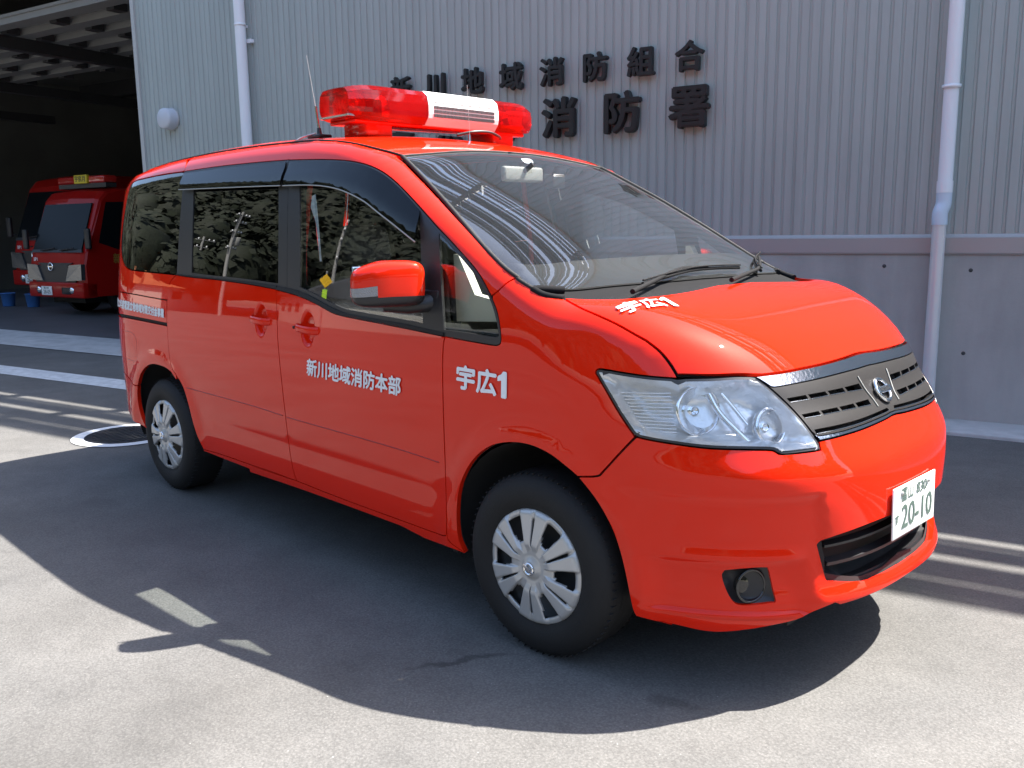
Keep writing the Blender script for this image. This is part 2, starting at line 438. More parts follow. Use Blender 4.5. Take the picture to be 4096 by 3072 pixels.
def panel(name, outline, dom, mat, parent, gap=.0032, res=.04, bres=.018, off=0.0, thick=.022, holes=(), fine=(), both=True, inner=True, is2d=False, holes2d=(), offf=None, lip=.0015):
    Q = np.asarray(outline, float) if is2d else dom.to(np.vstack(outline) if isinstance(outline, (list, tuple)) else outline)
    if area2(Q) < 0: Q = Q[::-1]
    keep = [0]
    for i in range(1, len(Q)):
        if np.linalg.norm(Q[i]-Q[keep[-1]]) > 1e-4: keep.append(i)
    Q = Q[keep]
    H2 = [np.asarray(h, float) for h in holes2d]+[dom.to(h) for h in holes]
    V2, F, bd = patch2d(inset(Q, gap), res, bres, H2, fine)
    V = dom.fro(V2); N = grad(V); o = off
    if offf is not None: o = offf(V2, V)[:, None]
    V = V+N*o
    if offf is not None:
        a = V[F]; nf = np.cross(a[:, 1]-a[:, 0], a[:, 2]-a[:, 0]); fl = (nf*N[F].mean(1)).sum(1) < 0; nf[fl] *= -1
        N2 = np.zeros_like(V)
        for i in range(3): np.add.at(N2, F[:, i], nf)
        N = N2/np.maximum(np.linalg.norm(N2, axis=1, keepdims=True), 1e-12)
    ob = [link(name, surf_mesh(name, V, N, F, bd, thick, mat, lip), None, parent)]
    if both: ob.append(link(name, surf_mesh(name, V, N, F, bd, thick, mat, lip, mirror=True), None, parent))
    if inner:
        V2, F, bd = patch2d(inset(Q, .001), max(res, .06), .05, [inset(h, .012) for h in H2])
        W = dom.fro(V2); W = W-grad(W)*.026
        for s_ in ((1, -1) if both else (1,)): INNER.add(W*np.array([1, s_, 1]), [tuple(map(int, f)) for f in F], True)
    return ob
van = empty('fire_command_van'); tag(van, 'shiny red minivan with roof light bar and white Japanese lettering', 'van')
MIR = np.array([1, -1, 1.0])
def sym(P, snap=True):
    P = np.asarray(P).copy(); P = P[P[:, 1] < 1e-6]
    return np.vstack([P, (P*MIR)[::-1]])
def surf_top(pts): 
    return Top.fro(catmull(pts, 5))
# roof ditch (3-D), from the windscreen corner to the tail
ws_corner = T('C', [(10, 97), (12, 98)])[0]
print('ws corner', ws_corner)
ditch = surf_top([(ws_corner[0], ws_corner[1]), (-1.05, -.66), (-1.3, -.672), (-1.8, -.674), (-2.4, -.668), (-2.9, -.656), (-3.3, -.632), (-3.5, -.60), (-3.6, -.57)])
# windscreen edge along the pillar
ws_edge = np.vstack([ws_corner[None], T('B', [(1000,100),(1100,205),(1200,312),(1300,425),(1400,542),(1500,660),(1600,770),(1700,868),(1800,945)]), T('C', [(640,772),(690,805),(735,832)])])
print('ws bottom', ws_edge[-1])
wb = ws_edge[-1]
glass_low = Top.fro(catmull([(wb[0], wb[1]), (wb[0]+.07, -.66), (.065, -.5), (.098, -.25), (.106, 0)], 5))
roof_front = Top.fro(catmull([(ws_corner[0], ws_corner[1]), (-.915, -.45), (-.935, -.2), (-.94, 0)], 5))
dlo_front_top = T('B', [(1200,575),(1290,668),(1400,790),(1480,885),(1540,980),(1590,1080)])
dlo_front_low = T('B', [(1590,1080),(1630,1180),(1650,1270),(1661,1360),(1662,1400),(1655,1428),(1630,1440)])
dlo_top_front = T('B', [(100,75),(200,72),(350,70),(500,76),(600,90),(700,117),(800,167),(900,247),(1000,350),(1090,450),(1200,575)])
dlo_top_mid = T('A', [(697,385),(850,362),(1000,342),(1200,320),(1400,302),(1562,290)])
belt_front = T('B', [(1630,1440),(1560,1430),(1400,1402),(1245,1373)])
belt_door = T('B', [(1245,1373),(1000,1322),(800,1282),(600,1243),(470,1215),(400,1188),(300,1132),(180,1078),(60,1042),(5,1030)])
belt_slide = T('A', [(1462,1362),(1400,1350),(1250,1322),(1100,1300),(950,1280),(800,1266),(700,1254),(632,1244)])
gap_mid = T('D', [(178,110),(180,200),(185,300),(208,540),(235,780),(262,1000),(285,1130),(310,1203)])
gap_front = T('D', [(1292,245),(1281,300),(1276,450),(1280,700),(1290,1000),(1299,1300),(1303,1545)])
door_low = T('D', [(1303,1545),(1290,1568),(1200,1538),(1000,1465),(600,1318),(310,1203)])
slide_low = np.vstack([T('D', [(310,1203),(150,1150),(5,1100)]), T('E', [(1400,1500),(1100,1398),(900,1328),(790,1296),(762,1290)])])
slide_rear = np.vstack([T('E', [(762,1290),(715,1190),(680,1080),(650,960),(610,830),(560,740),(525,680),(510,600),(498,470),(491,330),(492,185)]), T('A', [(552,1430),(553,1390),(565,1330),(600,1275),(632,1244)])])
bp_line = T('A', [(632,1244),(642,1100),(656,850),(676,600),(697,385)])
rail_seam = T('A', [(697,385),(712,330),(720,285)])

# ---- red side panels
pil_seam = T('B', [(1590,1080),(1640,1040),(1700,985),(1760,948),(1800,945)])
d0 = ditch[np.argmin(np.abs(ditch[:, 0]-rail_seam[-1][0])):]; df = ditch[:len(ditch)-len(d0)+1]
panel('roof_side_frame', [dlo_front_top[::-1][0:], dlo_front_top[:1], dlo_top_front[::-1], dlo_top_mid[::-1], d0[:1], df[::-1], ws_edge[:30], pil_seam[::-1][:1], pil_seam[::-1]], Side, PAINT, van, res=.03, bres=.015)
panel('front_door', [gap_front, door_low, gap_mid[::-1], belt_door[::-1]], Side, PAINT, van, res=.04, fine=[(HANDLES[0][0], HANDLES[0][1], .10, .008)])
panel('sliding_door', [gap_mid, slide_low, slide_rear, belt_slide[::-1]], Side, PAINT, van, res=.04, fine=[(HANDLES[1][0], HANDLES[1][1], .10, .008)])
# rear quarter
qg = np.vstack([T('A', [(697,385),(600,397),(500,413),(400,433),(310,454)]), T('A', [(310,454),(278,470),(255,492),(240,527),(226,580),(210,660),(195,750),(183,840),(174,930),(170,1000),(173,1060),(183,1120),(200,1163),(226,1190),(262,1204)]), T('A', [(262,1204),(400,1220),(520,1231),(632,1244)]), bp_line])
rth = [(.72, z) for z in np.linspace(1.70, 1.07, 14)]
rear_edge = RearCyl.fro(np.array(rth))
rail_top = np.vstack([RearCyl.fro(np.array([(.72, 1.07)])), T('E', [(80,113),(250,142),(400,170),(491,186)])])
panel('rear_quarter', [rail_seam, d0, rear_edge, rail_top, slide_rear[-8:], T('A', [(632,1244),(632.5,1243)])[:1], qg[::-1][9:] if False else bp_line[:1], qg[-9:][::-1][-1:] if False else bp_line[:1], qg[:-len(bp_line)][::-1], rail_seam[:1]], RearCyl, PAINT, van, res=.035)
rail_low = np.vstack([RearCyl.fro(np.array([(.74, .955)])), T('E', [(95,278),(250,308),(400,338),(492,357)])])
panel('rail_cover', [rail_top, T('E', [(491,186),(490,270),(492,357)]), rail_low[::-1]], RearCyl, PAINT, van, res=.04)
low_top = np.vstack([RearCyl.fro(np.array([(.74, .93)])), T('E', [(95,296),(250,326),(400,356),(494,376)])])
rarch = T('E', [(520,715),(480,685),(430,666),(385,660),(345,675),(310,715),(290,760),(278,820)])
rarch2 = T('E', [(278,820),(276,880),(284,960),(300,1030),(322,1090),(345,1133)])
rarch_f = T('E', [(520,715),(560,775),(600,850),(632,940),(660,1040),(690,1140),(720,1220),(762,1290)])
q_low = np.vstack([T('E', [(278,820),(262,816),(245,810)]), RearCyl.fro(np.array([(.95, .605), (.85, .61), (.74, .61)]))])
panel('quarter_lower', [low_top, T('E', [(494,376),(500,470),(511,600),(526,680),(560,740),(560,775)]), rarch_f[:1], rarch, q_low, RearCyl.fro(np.array([(.74, z) for z in np.linspace(.61, .93, 8)]))], RearCyl, PAINT, van, res=.04)
rb_side = np.vstack([q_low[::-1], rarch2, RearCyl.fro(np.array([(.70, .28), (.5, .27), (.25, .26), (0, .26)]))])
rb_top = RearCyl.fro(np.array([(0, .62), (.35, .62), (.74, .61)]))
rbp = np.vstack([rb_top[:-1], q_low[::-1], rarch2, RearCyl.fro(np.array([(.98, .345), (.85, .385), (.70, .40), (.5, .40), (.25, .40), (0, .40)]))])
panel('rear_bumper', sym(rbp), RearCyl, PAINT, van, res=.05, both=False)
# thin wheel-side strip between sliding door and rear arch
panel('sill', [slide_low[::-1], door_low[::-1], T('D', [(1303,1545),(1312,1600)]), T('F', [(262,852),(130,803),(0,755)]), T('D', [(1000,1500),(600,1352),(300,1244),(0,1143)]), T('E', [(1100,1430),(900,1352),(800,1312),(765,1300)])], Side, PAINT, van, res=.03, gap=.0012)
# ---- front wing, bonnet, bumper
hl_left = T('H', [(360,660),(330,625),(260,520),(190,400),(135,305),(122,280),(135,262),(170,262)])
hl_top = T('H', [(170,262),(300,285),(450,305),(605,316)])
hl_top2 = T('H', [(605,316),(800,312),(950,303),(1062,304)])
hl_right = T('H', [(1062,304),(1140,362),(1250,462),(1350,572),(1430,680),(1450,735)])
hl_low = T('H', [(1450,735),(1380,747),(1220,762),(1170,740),(1050,735),(800,728),(600,704),(450,680),(360,660)])
hood_side = np.vstack([T('C', [(905,885),(1000,940),(1100,985),(1200,1032),(1310,1095)]), T('H', [(420,92),(500,157),(560,232),(605,305)])])
farch = T('F', [(262,852),(225,760),(212,640),(215,520),(230,420),(270,310),(340,210),(430,145),(520,122),(620,122),(720,145),(830,200),(940,285),(1010,345)])
farch2 = T('F', [(1010,345),(1110,470),(1180,580),(1240,700),(1285,830),(1320,970),(1350,1120),(1372,1222),(1395,1272)])
fb_seam = np.vstack([T('F', [(1010,345),(1140,340),(1180,310),(1280,200),(1390,85)]), T('H', [(360,660),(361,661)])[:1]])
cowl_side = T('C', [(735,832),(800,866),(905,885)])
panel('front_wing', [gap_front, T('D', [(1303,1545),(1312,1600)]), farch, fb_seam, hl_left, hl_top, hood_side[::-1], cowl_side[::-1], ws_edge[-8:][::-1], pil_seam[::-1], dlo_front_low, belt_front], Cyl, PAINT, van, res=.03)
hood_rear = T('C', [(905,885),(1050,893),(1200,892),(1300,885),(1450,872),(1600,850),(1750,817)])
hood_rear = hood_rear[hood_rear[:, 1] < -.02]
hood_front = np.vstack([T('H', [(605,305),(800,300),(950,292),(1062,292)]), T('I', [(275,668),(500,640),(700,600),(900,555),(1100,495),(1300,410)])])
hood_front = hood_front[hood_front[:, 1] < -.01]
print('hood rear', hood_rear[[0, -1]], 'front', hood_front[[0, -1]])
panel('bonnet', sym(np.vstack([hood_rear[::-1], hood_side, hood_front])), Top, PAINT, van, res=.035, both=False)
grille_low = T('I', [(1500,1005),(1400,1063),(1200,1148),(1000,1207),(830,1245)]); grille_low = grille_low[grille_low[:, 1] < -.01]
bump_low = np.vstack([T('F', [(1395,1272),(1500,1300),(1640,1330)]), T('G', [(200,1160),(350,1195),(480,1224),(600,1234),(750,1222),(900,1198),(1080,1158),(1200,1104),(1330,1050)]), Cyl.fro(np.array([(-.30, .298), (-.2, .301), (-.1, .303), (0, .304)]))])
print('bump low', bump_low[[0, 10, 20, 30, -5]].round(3))
low_open = np.vstack([Cyl.fro(np.array([(0, .530)])), T('G', [(1640,505),(1450,580),(1300,632),(1235,655),(1213,680)]), T('G', [(1213,680),(1240,790),(1268,890),(1285,912)]), Cyl.fro(np.array([(-.2, .349), (-.1, .348), (0, .348)]))])
print('low open', low_open[[1, 8, 20, 28]].round(3))
fog = T('G', [(630,840),(760,828),(890,822),(910,840),(935,950),(955,1035),(930,1045),(830,1060),(720,1060),(670,1020),(630,940),(612,870),(630,840)])
front_bumper = panel('front_bumper', sym(np.vstack([grille_low, hl_low, fb_seam[::-1], farch2, bump_low])), Cyl, PAINT, van, res=.016, bres=.012, both=False, holes=[sym(low_open), fog, fog*MIR])
# ---- roof, windscreen, scuttle, tailgate
tail_top = Top.fro(catmull([(-3.6, -.57), (-3.655, -.3), (-3.665, 0)], 5))
panel('roof', sym(np.vstack([roof_front[::-1], ditch, tail_top])), Top, PAINT, van, res=.06, bres=.03, both=False)
panel('windscreen', sym(np.vstack([roof_front[::-1], ws_edge, glass_low])), Top, WSHIELD, van, res=.05, bres=.03, thick=0, both=False, inner=False, gap=.004, off=-.003)
gl2 = glass_low.copy(); gl2[:, 0] -= .085*sstep(.735, .69, -gl2[:, 1]); gl2 = Top.fro(gl2[:, :2])
panel('scuttle', sym(np.vstack([gl2[::-1], cowl_side, hood_rear])), Top, pmat('scuttle_black', (.012, .012, .013), rough=.85, spec=.1), van, res=.04, both=False, off=-.014, gap=.001)
tg = [(0, 1.70), (.45, 1.69), (.66, 1.66), (.70, 1.5), (.71, 1.07), (.73, .93), (.73, .63), (0, .63)]
panel('tailgate', sym(RearCyl.fro(resample(np.array(tg), .05)[:-14] if False else catmull(tg[:4], 4))) if False else sym(RearCyl.fro(np.array(tg)*np.array([1, 1]))), RearCyl, PAINT, van, res=.06, bres=.03, both=False)

# black weather strips: roof ditch and windscreen edge
for s_ in (1, -1):
    c0 = ditch[:-3]; nn = grad(c0); MB().tube([tuple(p_) for p_ in (c0-nn*.002)*np.array([1, s_, 1])], .0055, 6).build('roof_moulding', RUBBER, van)
    c0 = ws_edge; nn = grad(c0); MB().tube([tuple(p_) for p_ in (c0-nn*.003)*np.array([1, s_, 1])], .0085, 6).build('windscreen_seal', RUBBER, van)
c0 = sym(roof_front); nn = grad(c0); MB().tube([tuple(p_) for p_ in c0-nn*.004], .006, 6).build('windscreen_seal', RUBBER, van)

for s_ in (1, -1):      # foot of the screen pillar
    c0 = np.vstack([cowl_side, glass_low[1:4]]); nn = grad(c0); MB().tube([tuple(p_) for p_ in (cowl_side-grad(cowl_side)*.006)*np.array([1, s_, 1])], .013, 8).build('scuttle_end', MATS['scuttle_black'], van)
    gq = glass_low[:5]; MB().tube([tuple(p_) for p_ in (gq-grad(gq)*.008)*np.array([1, s_, 1])], .014, 8).build('scuttle_end', MATS['scuttle_black'], van)
# ================================================================== VAN: glass, trim, lamps
def bowl(poly2d, depth, w):
    def f(V2, V): 
        d = seg_dist(V2, poly2d); return -depth*sstep(0, w, d)
    return f
def ring2d(dom, outline, w):
    Q = dom.to(outline); Q = Q if area2(Q) > 0 else Q[::-1]; return Q, inset(Q, w)
quarter_outline = np.vstack([qg])
panel('quarter_window', quarter_outline, Side, PRIV, van, res=.045, thick=0, inner=False, gap=.004, off=-.002)
# black surround of the door windows, each pane flush in it
dlo_mid = [bp_line[::-1], belt_slide[::-1], T('A', [(1462,1362),(1500,1374),(1548,1386)]), T('A', [(1548,1386),(1552,900),(1562,290)]), dlo_top_mid[::-1]]
sg = np.vstack([T('A', [(757,1226),(766,800),(778,395)]), T('A', [(778,395),(1000,364),(1250,336),(1480,318)]), T('A', [(1480,318),(1478,800),(1475,1315)]), T('A', [(1475,1315),(1300,1290),(1100,1265),(900,1245),(757,1226)])])
panel('sliding_window_surround', dlo_mid, Side, BLACK, van, res=.05, holes=[sg], gap=.001, thick=.012)
panel('sliding_window', sg, Side, PRIV, van, res=.045, thick=0, inner=False, gap=.001, off=-.004)
dg = np.vstack([T('B', [(180,1008),(180,600),(178,105)]), T('B', [(178,105),(350,100),(500,107),(600,122),(700,152),(800,203),(900,283),(1000,388),(1066,466)]), T('B', [(1066,466),(1075,800),(1088,1281)]), T('B', [(1088,1281),(950,1250),(800,1224),(650,1198),(520,1172),(420,1130),(330,1082),(250,1042),(180,1008)])])
fq = np.vstack([T('B', [(1240,1325),(1222,1000),(1206,640),(1215,622)]), T('B', [(1215,622),(1300,718),(1400,830),(1500,960),(1560,1060),(1600,1150),(1630,1260),(1648,1365),(1638,1385)]), T('B', [(1638,1385),(1500,1362),(1400,1346),(1240,1325)])])
dlo_fr = [T('A', [(1562,290),(1552,900),(1548,1386)]), belt_door[::-1][5:], belt_front[::-1], dlo_front_low[::-1], dlo_front_top[::-1], dlo_top_front[::-1]]
panel('front_window_surround', dlo_fr, Side, BLACK, van, res=.05, holes=[dg, fq], gap=.001, thick=.012)
panel('door_window', dg, Side, GLASS, van, res=.045, thick=0, inner=False, gap=.001, off=-.004)
panel('front_quarter_window', fq, Side, GLASS, van, res=.045, thick=0, inner=False, gap=.001, off=-.003)
# belt moulding strip under the panes (slightly proud)
bm1 = T('B', [(1245,1345),(1088,1312),(950,1280),(800,1254),(650,1228),(520,1200),(420,1160),(330,1112),(250,1070),(150,1030),(20,1000)])
panel('belt_moulding', [belt_door, bm1[::-1]], Side, RUBBER, van, res=.04, gap=.001, off=.005, thick=.008, inner=False)
bm2 = T('A', [(1470,1330),(1300,1305),(1100,1282),(900,1262),(760,1246),(640,1232)])
panel('belt_moulding', [belt_slide, bm2[::-1]], Side, RUBBER, van, res=.04, gap=.001, off=.005, thick=.008, inner=False)
# smoked rain visors, standing off the doors
vf_top = [(106,88),(200,84),(350,82),(500,88),(600,102),(700,130),(800,181),(900,261),(1000,365),(1074,452)]
vf_low = [(1070,682),(1000,627),(900,547),(800,470),(700,391),(600,336),(500,297),(400,276),(300,268),(200,268),(92,272)]
def visor_off(low_pts):
    L = Side.to(T(*low_pts, 40))
    def f(V2, V):
        d = np.min(np.linalg.norm(V2[:, None]-L[None], axis=2), axis=1); return .005+.020*sstep(.10, .02, d)
    return f
panel('door_visor', [T('B', vf_top), T('B', [(1074,452),(1070,682)]), T('B', vf_low), T('B', [(92,272),(106,88)])], Side, VISOR, van, res=.025, thick=.003, inner=False, gap=.001, offf=visor_off(('B', vf_low)))
vr_low = [(1533,512),(1300,520),(1000,532),(690,545)]
panel('door_visor', [T('A', [(700,403),(1000,360),(1200,338),(1400,320),(1545,308)]), T('A', [(1545,308),(1540,400),(1533,512)]), T('A', vr_low), T('A', [(690,545),(700,403)])], Side, VISOR, van, res=.025, thick=.003, inner=False, gap=.001, offf=visor_off(('A', vr_low)))

for pts, c_ in ((vf_low, 'B'), (vr_low, 'A')):
    c0 = T(c_, pts); nn = grad(c0)
    for s_ in (1, -1): MB().tube([tuple(p_) for p_ in (c0+nn*.024)*np.array([1, s_, 1])], .0028, 6).build('visor_edge', TRIM, van)
# ---- headlamps
HL = np.vstack([hl_left, hl_top, hl_top2, hl_right, hl_low])
hq, hq_in = ring2d(Cyl, HL, .009)
GASKET = pmat('lamp_gasket', (.03, .03, .032), rough=.35)
REFL = pmat('lamp_reflector', (.95, .95, .96), rough=.11, metal=.9)
HOUSE = pmat('lamp_housing', (.98, .96, .93), rough=.24, metal=.45, bump=(38, .3))
def lamp_axis(near=1): return Vector((.92, -.30*near, .0)).normalized()
def frame_at(p, d):
    d = Vector(d).normalized(); a = Vector((0, 0, 1)).cross(d).normalized(); b = d.cross(a)
    M = Matrix.Identity(4)
    for i in range(3): M[i][0] = a[i]; M[i][1] = b[i]; M[i][2] = d[i]; M[i][3] = p[i]
    return M
def patch_on(dom, Q, mat, name, parent, off=0.0, thick=0.0, offf=None, res=.02, bres=.012, holes=(), mirror=False, gap=0.0):
    V2, F, bd = patch2d(inset(Q, gap) if gap else Q, res, bres, holes); V = dom.fro(V2); N = grad(V)
    V = V+N*(off if offf is None else offf(V2, V)[:, None])
    if offf is not None:      # true normals of the displaced skin
        me = bpy.data.meshes.new(name); VV = V*(MIR if mirror else 1)
        a = V[F]; nf = np.cross(a[:, 1]-a[:, 0], a[:, 2]-a[:, 0]); fl = (nf*N[F].mean(1)).sum(1) < 0; F = F.copy(); F[fl] = F[fl][:, ::-1]
        if mirror: F = F[:, ::-1]
        me.from_pydata([tuple(p) for p in VV], [], [tuple(map(int, t)) for t in F]); me.polygons.foreach_set('use_smooth', [True]*len(F)); me.update()
        return link(name, me, mat, parent)
    return link(name, surf_mesh(name, V, N, F, bd, thick, mat, 0.0, mirror), None, parent)
def px_on(c, u, v): return T(c, [(u, v), (u+.5, v)])[0]
for mir in (False, True):
    sgn = -1 if mir else 1
    hl = empty('headlight', parent=van)
    S3 = MIR if mir else np.ones(3)
    patch_on(Cyl, hq, GASKET, 'gasket', hl, off=-.001, thick=.03, holes=[hq_in], mirror=mir, gap=.002)
    patch_on(Cyl, hq_in, LENS, 'lens', hl, off=.0015, mirror=mir)
    patch_on(Cyl, hq_in, HOUSE, 'housing', hl, offf=bowl(hq_in, .062, .045), mirror=mir, res=.016)
    # main reflector bowl
    p = px_on('H', 720, 500); n_ = grad(p[None])[0]
    def lamp(name, u, v, r, depth, back, clear):
        q = px_on('H', u, v); nn = grad(q[None])[0]; d = Vector((nn*.5+np.array([.75, -.12, .05])))
        q = (q-nn*back)*S3; d = Vector([d[i]*S3[i] for i in range(3)]); M = frame_at(q, d)
        prof = [(r*t, -depth*(1-t*t)) for t in np.linspace(.12, 1, 9)]+[(r*1.06, .004), (r*1.10, -.004)]
        MB().lathe(prof, 40, M).build(name, REFL, hl)
        MB().lathe([(0, -.03+.0), (.010, -.028), (.013, -.02), (.013, -depth)], 16, M).build('bulb', CHROME, hl)
        if clear:
            MB().lathe([(0, .014), (r*.4, .012), (r*.8, .004), (r*.92, -.006)], 32, M).build('projector_lens', LENS, hl)
            MB().lathe([(r*.93, -.004), (r*.97, .006), (r*1.05, .004), (r*1.05, -.02)], 40, M).build('bezel', CHROME, hl)
    lamp('reflector_bowl', 735, 500, .066, .05, .030, False)
    lamp('reflector_bowl', 1190, 575, .052, .04, .034, True)
    # ribbed side marker optic
    mk = MB(); a0 = Cyl.to(T('H', [(235, 400), (560, 400)])); a1 = Cyl.to(T('H', [(330, 640), (600, 655)]))
    for k in range(13):
        t = k/12; s0 = a0[0]+(a1[0]-a0[0])*t; s1 = a0[-1]+(a1[-1]-a0[-1])*t
        line = Cyl.fro(np.array([s0+(s1-s0)*q for q in np.linspace(0, 1, 7)])); nn = grad(line)
        pts = (line-nn*.026)*S3; mk.tube([tuple(p_) for p_ in pts], .0024, 6)
    mk.build('optic_ribs', REFL, hl)
    # bright divider sweeping across the housing
    dv = MB(); c0 = T('H', [(800, 400), (860, 500), (960, 600), (1060, 700)]); nn = grad(c0); dv.tube([tuple(p_) for p_ in (c0-nn*.03)*S3], .010, 8); dv.build('divider', REFL, hl)
    dv = MB(); c0 = T('H', [(880, 395), (960, 480), (1040, 570)]); nn = grad(c0); dv.tube([tuple(p_) for p_ in (c0-nn*.032)*S3], .006, 8); dv.build('divider', REFL, hl)

# ---- front grille
grille = empty('grille', parent=van)
chrome_up = np.vstack([hl_right[:1], T('I', [(275,682),(500,653),(700,613),(900,568),(1100,508),(1300,423)])]); chrome_up = chrome_up[chrome_up[:, 1] < -.005]
chrome_dn = T('I', [(385,760),(430,775),(600,747),(800,707),(1000,657),(1200,602),(1380,538)]); chrome_dn = chrome_dn[chrome_dn[:, 1] < -.005]
hr = hl_right; kcut = np.argmin(np.linalg.norm(hr-chrome_dn[0], axis=1))
bot_up = T('I', [(795,1190),(820,1205),(1000,1170),(1200,1108),(1400,1025),(1500,965)]); bot_up = bot_up[bot_up[:, 1] < -.005]
kc2 = np.argmin(np.linalg.norm(hr-bot_up[0], axis=1))
def symQ(P): return Cyl.to(sym(P))
def ccw(Q): return Q if area2(Q) > 0 else Q[::-1]
cs = MB()
stripbump = pmat('grille_chrome', (.62, .63, .66), rough=.10, metal=1, bump=(90, .12))
patch_on(Cyl, ccw(symQ(np.vstack([chrome_up[::-1], chrome_dn]))), stripbump, 'chrome_strip', grille, off=.004, thick=.02, gap=.002)
patch_on(Cyl, ccw(symQ(np.vstack([bot_up[::-1], grille_low[::-1]]))), stripbump, 'chrome_strip', grille, off=.004, thick=.02, gap=.002)
face = ccw(symQ(np.vstack([chrome_dn[::-1], hr[kcut:kc2], bot_up])))
def lerp_curve(C0, t): 
    s_ = np.linspace(0, 1, len(C0)); return np.array([np.interp(t, s_, C0[:, i]) for i in range(C0.shape[1])])
slots = []
def slot_row(up, dn, cuts):
    U = Cyl.to(T('I', up)); L = Cyl.to(T('I', dn))
    for a_, b_ in cuts:
        ts = np.linspace(a_, b_, 6); slots.append(np.vstack([[lerp_curve(U, t) for t in ts], [lerp_curve(L, t) for t in ts[::-1]]]))
slot_row([(540,872),(760,832),(980,790),(1180,740)], [(575,908),(790,870),(1010,826),(1212,792)], [(0,.255),(.285,.515),(.545,.755),(.785,1)])
slot_row([(672,1015),(870,975),(1080,930),(1262,880)], [(702,1047),(900,1010),(1110,966),(1290,928)], [(0,.255),(.285,.515),(.545,.755),(.785,1)])
slots += [s_*np.array([-1, 1]) for s_ in slots]
b3u = Cyl.to(T('I', [(785,1148),(1000,1105),(1200,1050),(1400,968),(1480,925)])); b3d = Cyl.to(T('I', [(805,1186),(1000,1146),(1200,1088),(1400,1005),(1490,955)]))
k3 = b3u[:, 0] < -.012; k4 = b3d[:, 0] < -.012
low_slot = np.vstack([b3u[k3], b3d[k4][::-1]]); slots += [low_slot, low_slot*np.array([-1, 1])]
patch_on(Cyl, face, GRILLE, 'grille_face', grille, off=.002, thick=.022, holes=slots, res=.025, bres=.01, gap=.001)
edge = MB()
for sl in slots:
    m_ = len(sl)//2; lowr = Cyl.fro(sl[m_:]); nn = grad(lowr); edge.tube([tuple(p_) for p_ in lowr+nn*.002], .0016, 5)
o = edge.build('slot_edges', CHROME, grille); o['kind'] = 'stuff'
patch_on(Cyl, inset(face, -.02), DARK, 'grille_backing', grille, off=-.045)
# bright bevel on the edge of the centre section
for s_ in (1, -1):
    for line in ([(1165,680),(1230,790),(1300,880),(1345,945)],):
        c0 = T('I', line)*np.array([1, s_, 1]); nn = grad(c0); MB().tube([tuple(p_) for p_ in c0+nn*.004], 0.0022, 6).build('bevel', TRIM, grille)
# emblem
ep = Cyl.fro(np.array([(0, .893)]))[0]; en = grad(ep[None])[0]
emb = empty('emblem', parent=grille); EM = frame_at(ep+en*.009, en) @ Matrix.Scale(.72, 4)
MB().lathe([(.043, 0), (.046, .008), (.052, .011), (.059, .008), (.062, 0), (.059, -.006), (.046, -.006)], 40, EM, closed=True).build('ring', CHROME, emb)
MB().rbox((-.070, -.0155, -.004), (.070, .0155, .013), .005, EM).build('name_bar', CHROME, emb)
tv, tf = text_mesh('NISSAN', .024, .0006, 1.1); MB().add([EM @ Vector((x, y, .0142)) for x, y, z in tv], tf).build('lettering', BLACK, emb)
MB().lathe([(0, -.012), (.075, -.012), (.078, -.016)], 32, EM).build('emblem_seat', GRILLE, emb)

# ---- lower opening and fog lamps
lo2 = ccw(symQ(low_open))
intake = empty('lower_intake', parent=van)
patch_on(Cyl, inset(lo2, -.006), DARK, 'intake_duct', intake, offf=lambda V2, V: -.012-.10*sstep(0, .02, seg_dist(V2, lo2)), res=.02)
for z0, z1, o in ((.415, .426, -.02), (.470, .478, -.035)):
    s1 = .33; q = np.array([(-s1, z0), (s1, z0), (s1, z1), (-s1, z1)]); patch_on(Cyl, resample(q, .02), BLACK, 'intake_slat', intake, off=o, thick=.03)
q = np.array([(-.28, .350), (.28, .350), (.27, .366), (-.27, .366)]); patch_on(Cyl, resample(q, .02), BLACK, 'intake_lip', intake, off=-.035, thick=.04)
for mir in (False, True):
    fl = empty('fog_lamp', parent=van); S3 = MIR if mir else np.ones(3)
    fq2 = ccw(Cyl.to(fog[:-1])); patch_on(Cyl, inset(fq2, -.003), BLACK, 'bezel', fl, offf=lambda V2, V: -.008-.016*sstep(0, .012, seg_dist(V2, fq2)), mirror=mir, res=.012, bres=.01)
    c0 = px_on('G', 800, 945); n0 = grad(c0[None])[0]; d = Vector(((n0+np.array([.8, 0, 0]))*S3)); M = frame_at((c0-n0*.012)*S3, d)
    MB().lathe([(.052, .004), (.047, .007), (.044, .002), (.040, -.03), (.0, -.035)], 36, M).build('lamp_cup', GLOSSB, fl)
    MB().lathe([(0, -.012), (.02, -.014), (.038, -.02)], 28, M).build('lamp_glass', pmat('fog_glass', (.012, .012, .012), rough=.08, coat=.6) if not mir else MATS['fog_glass'], fl)

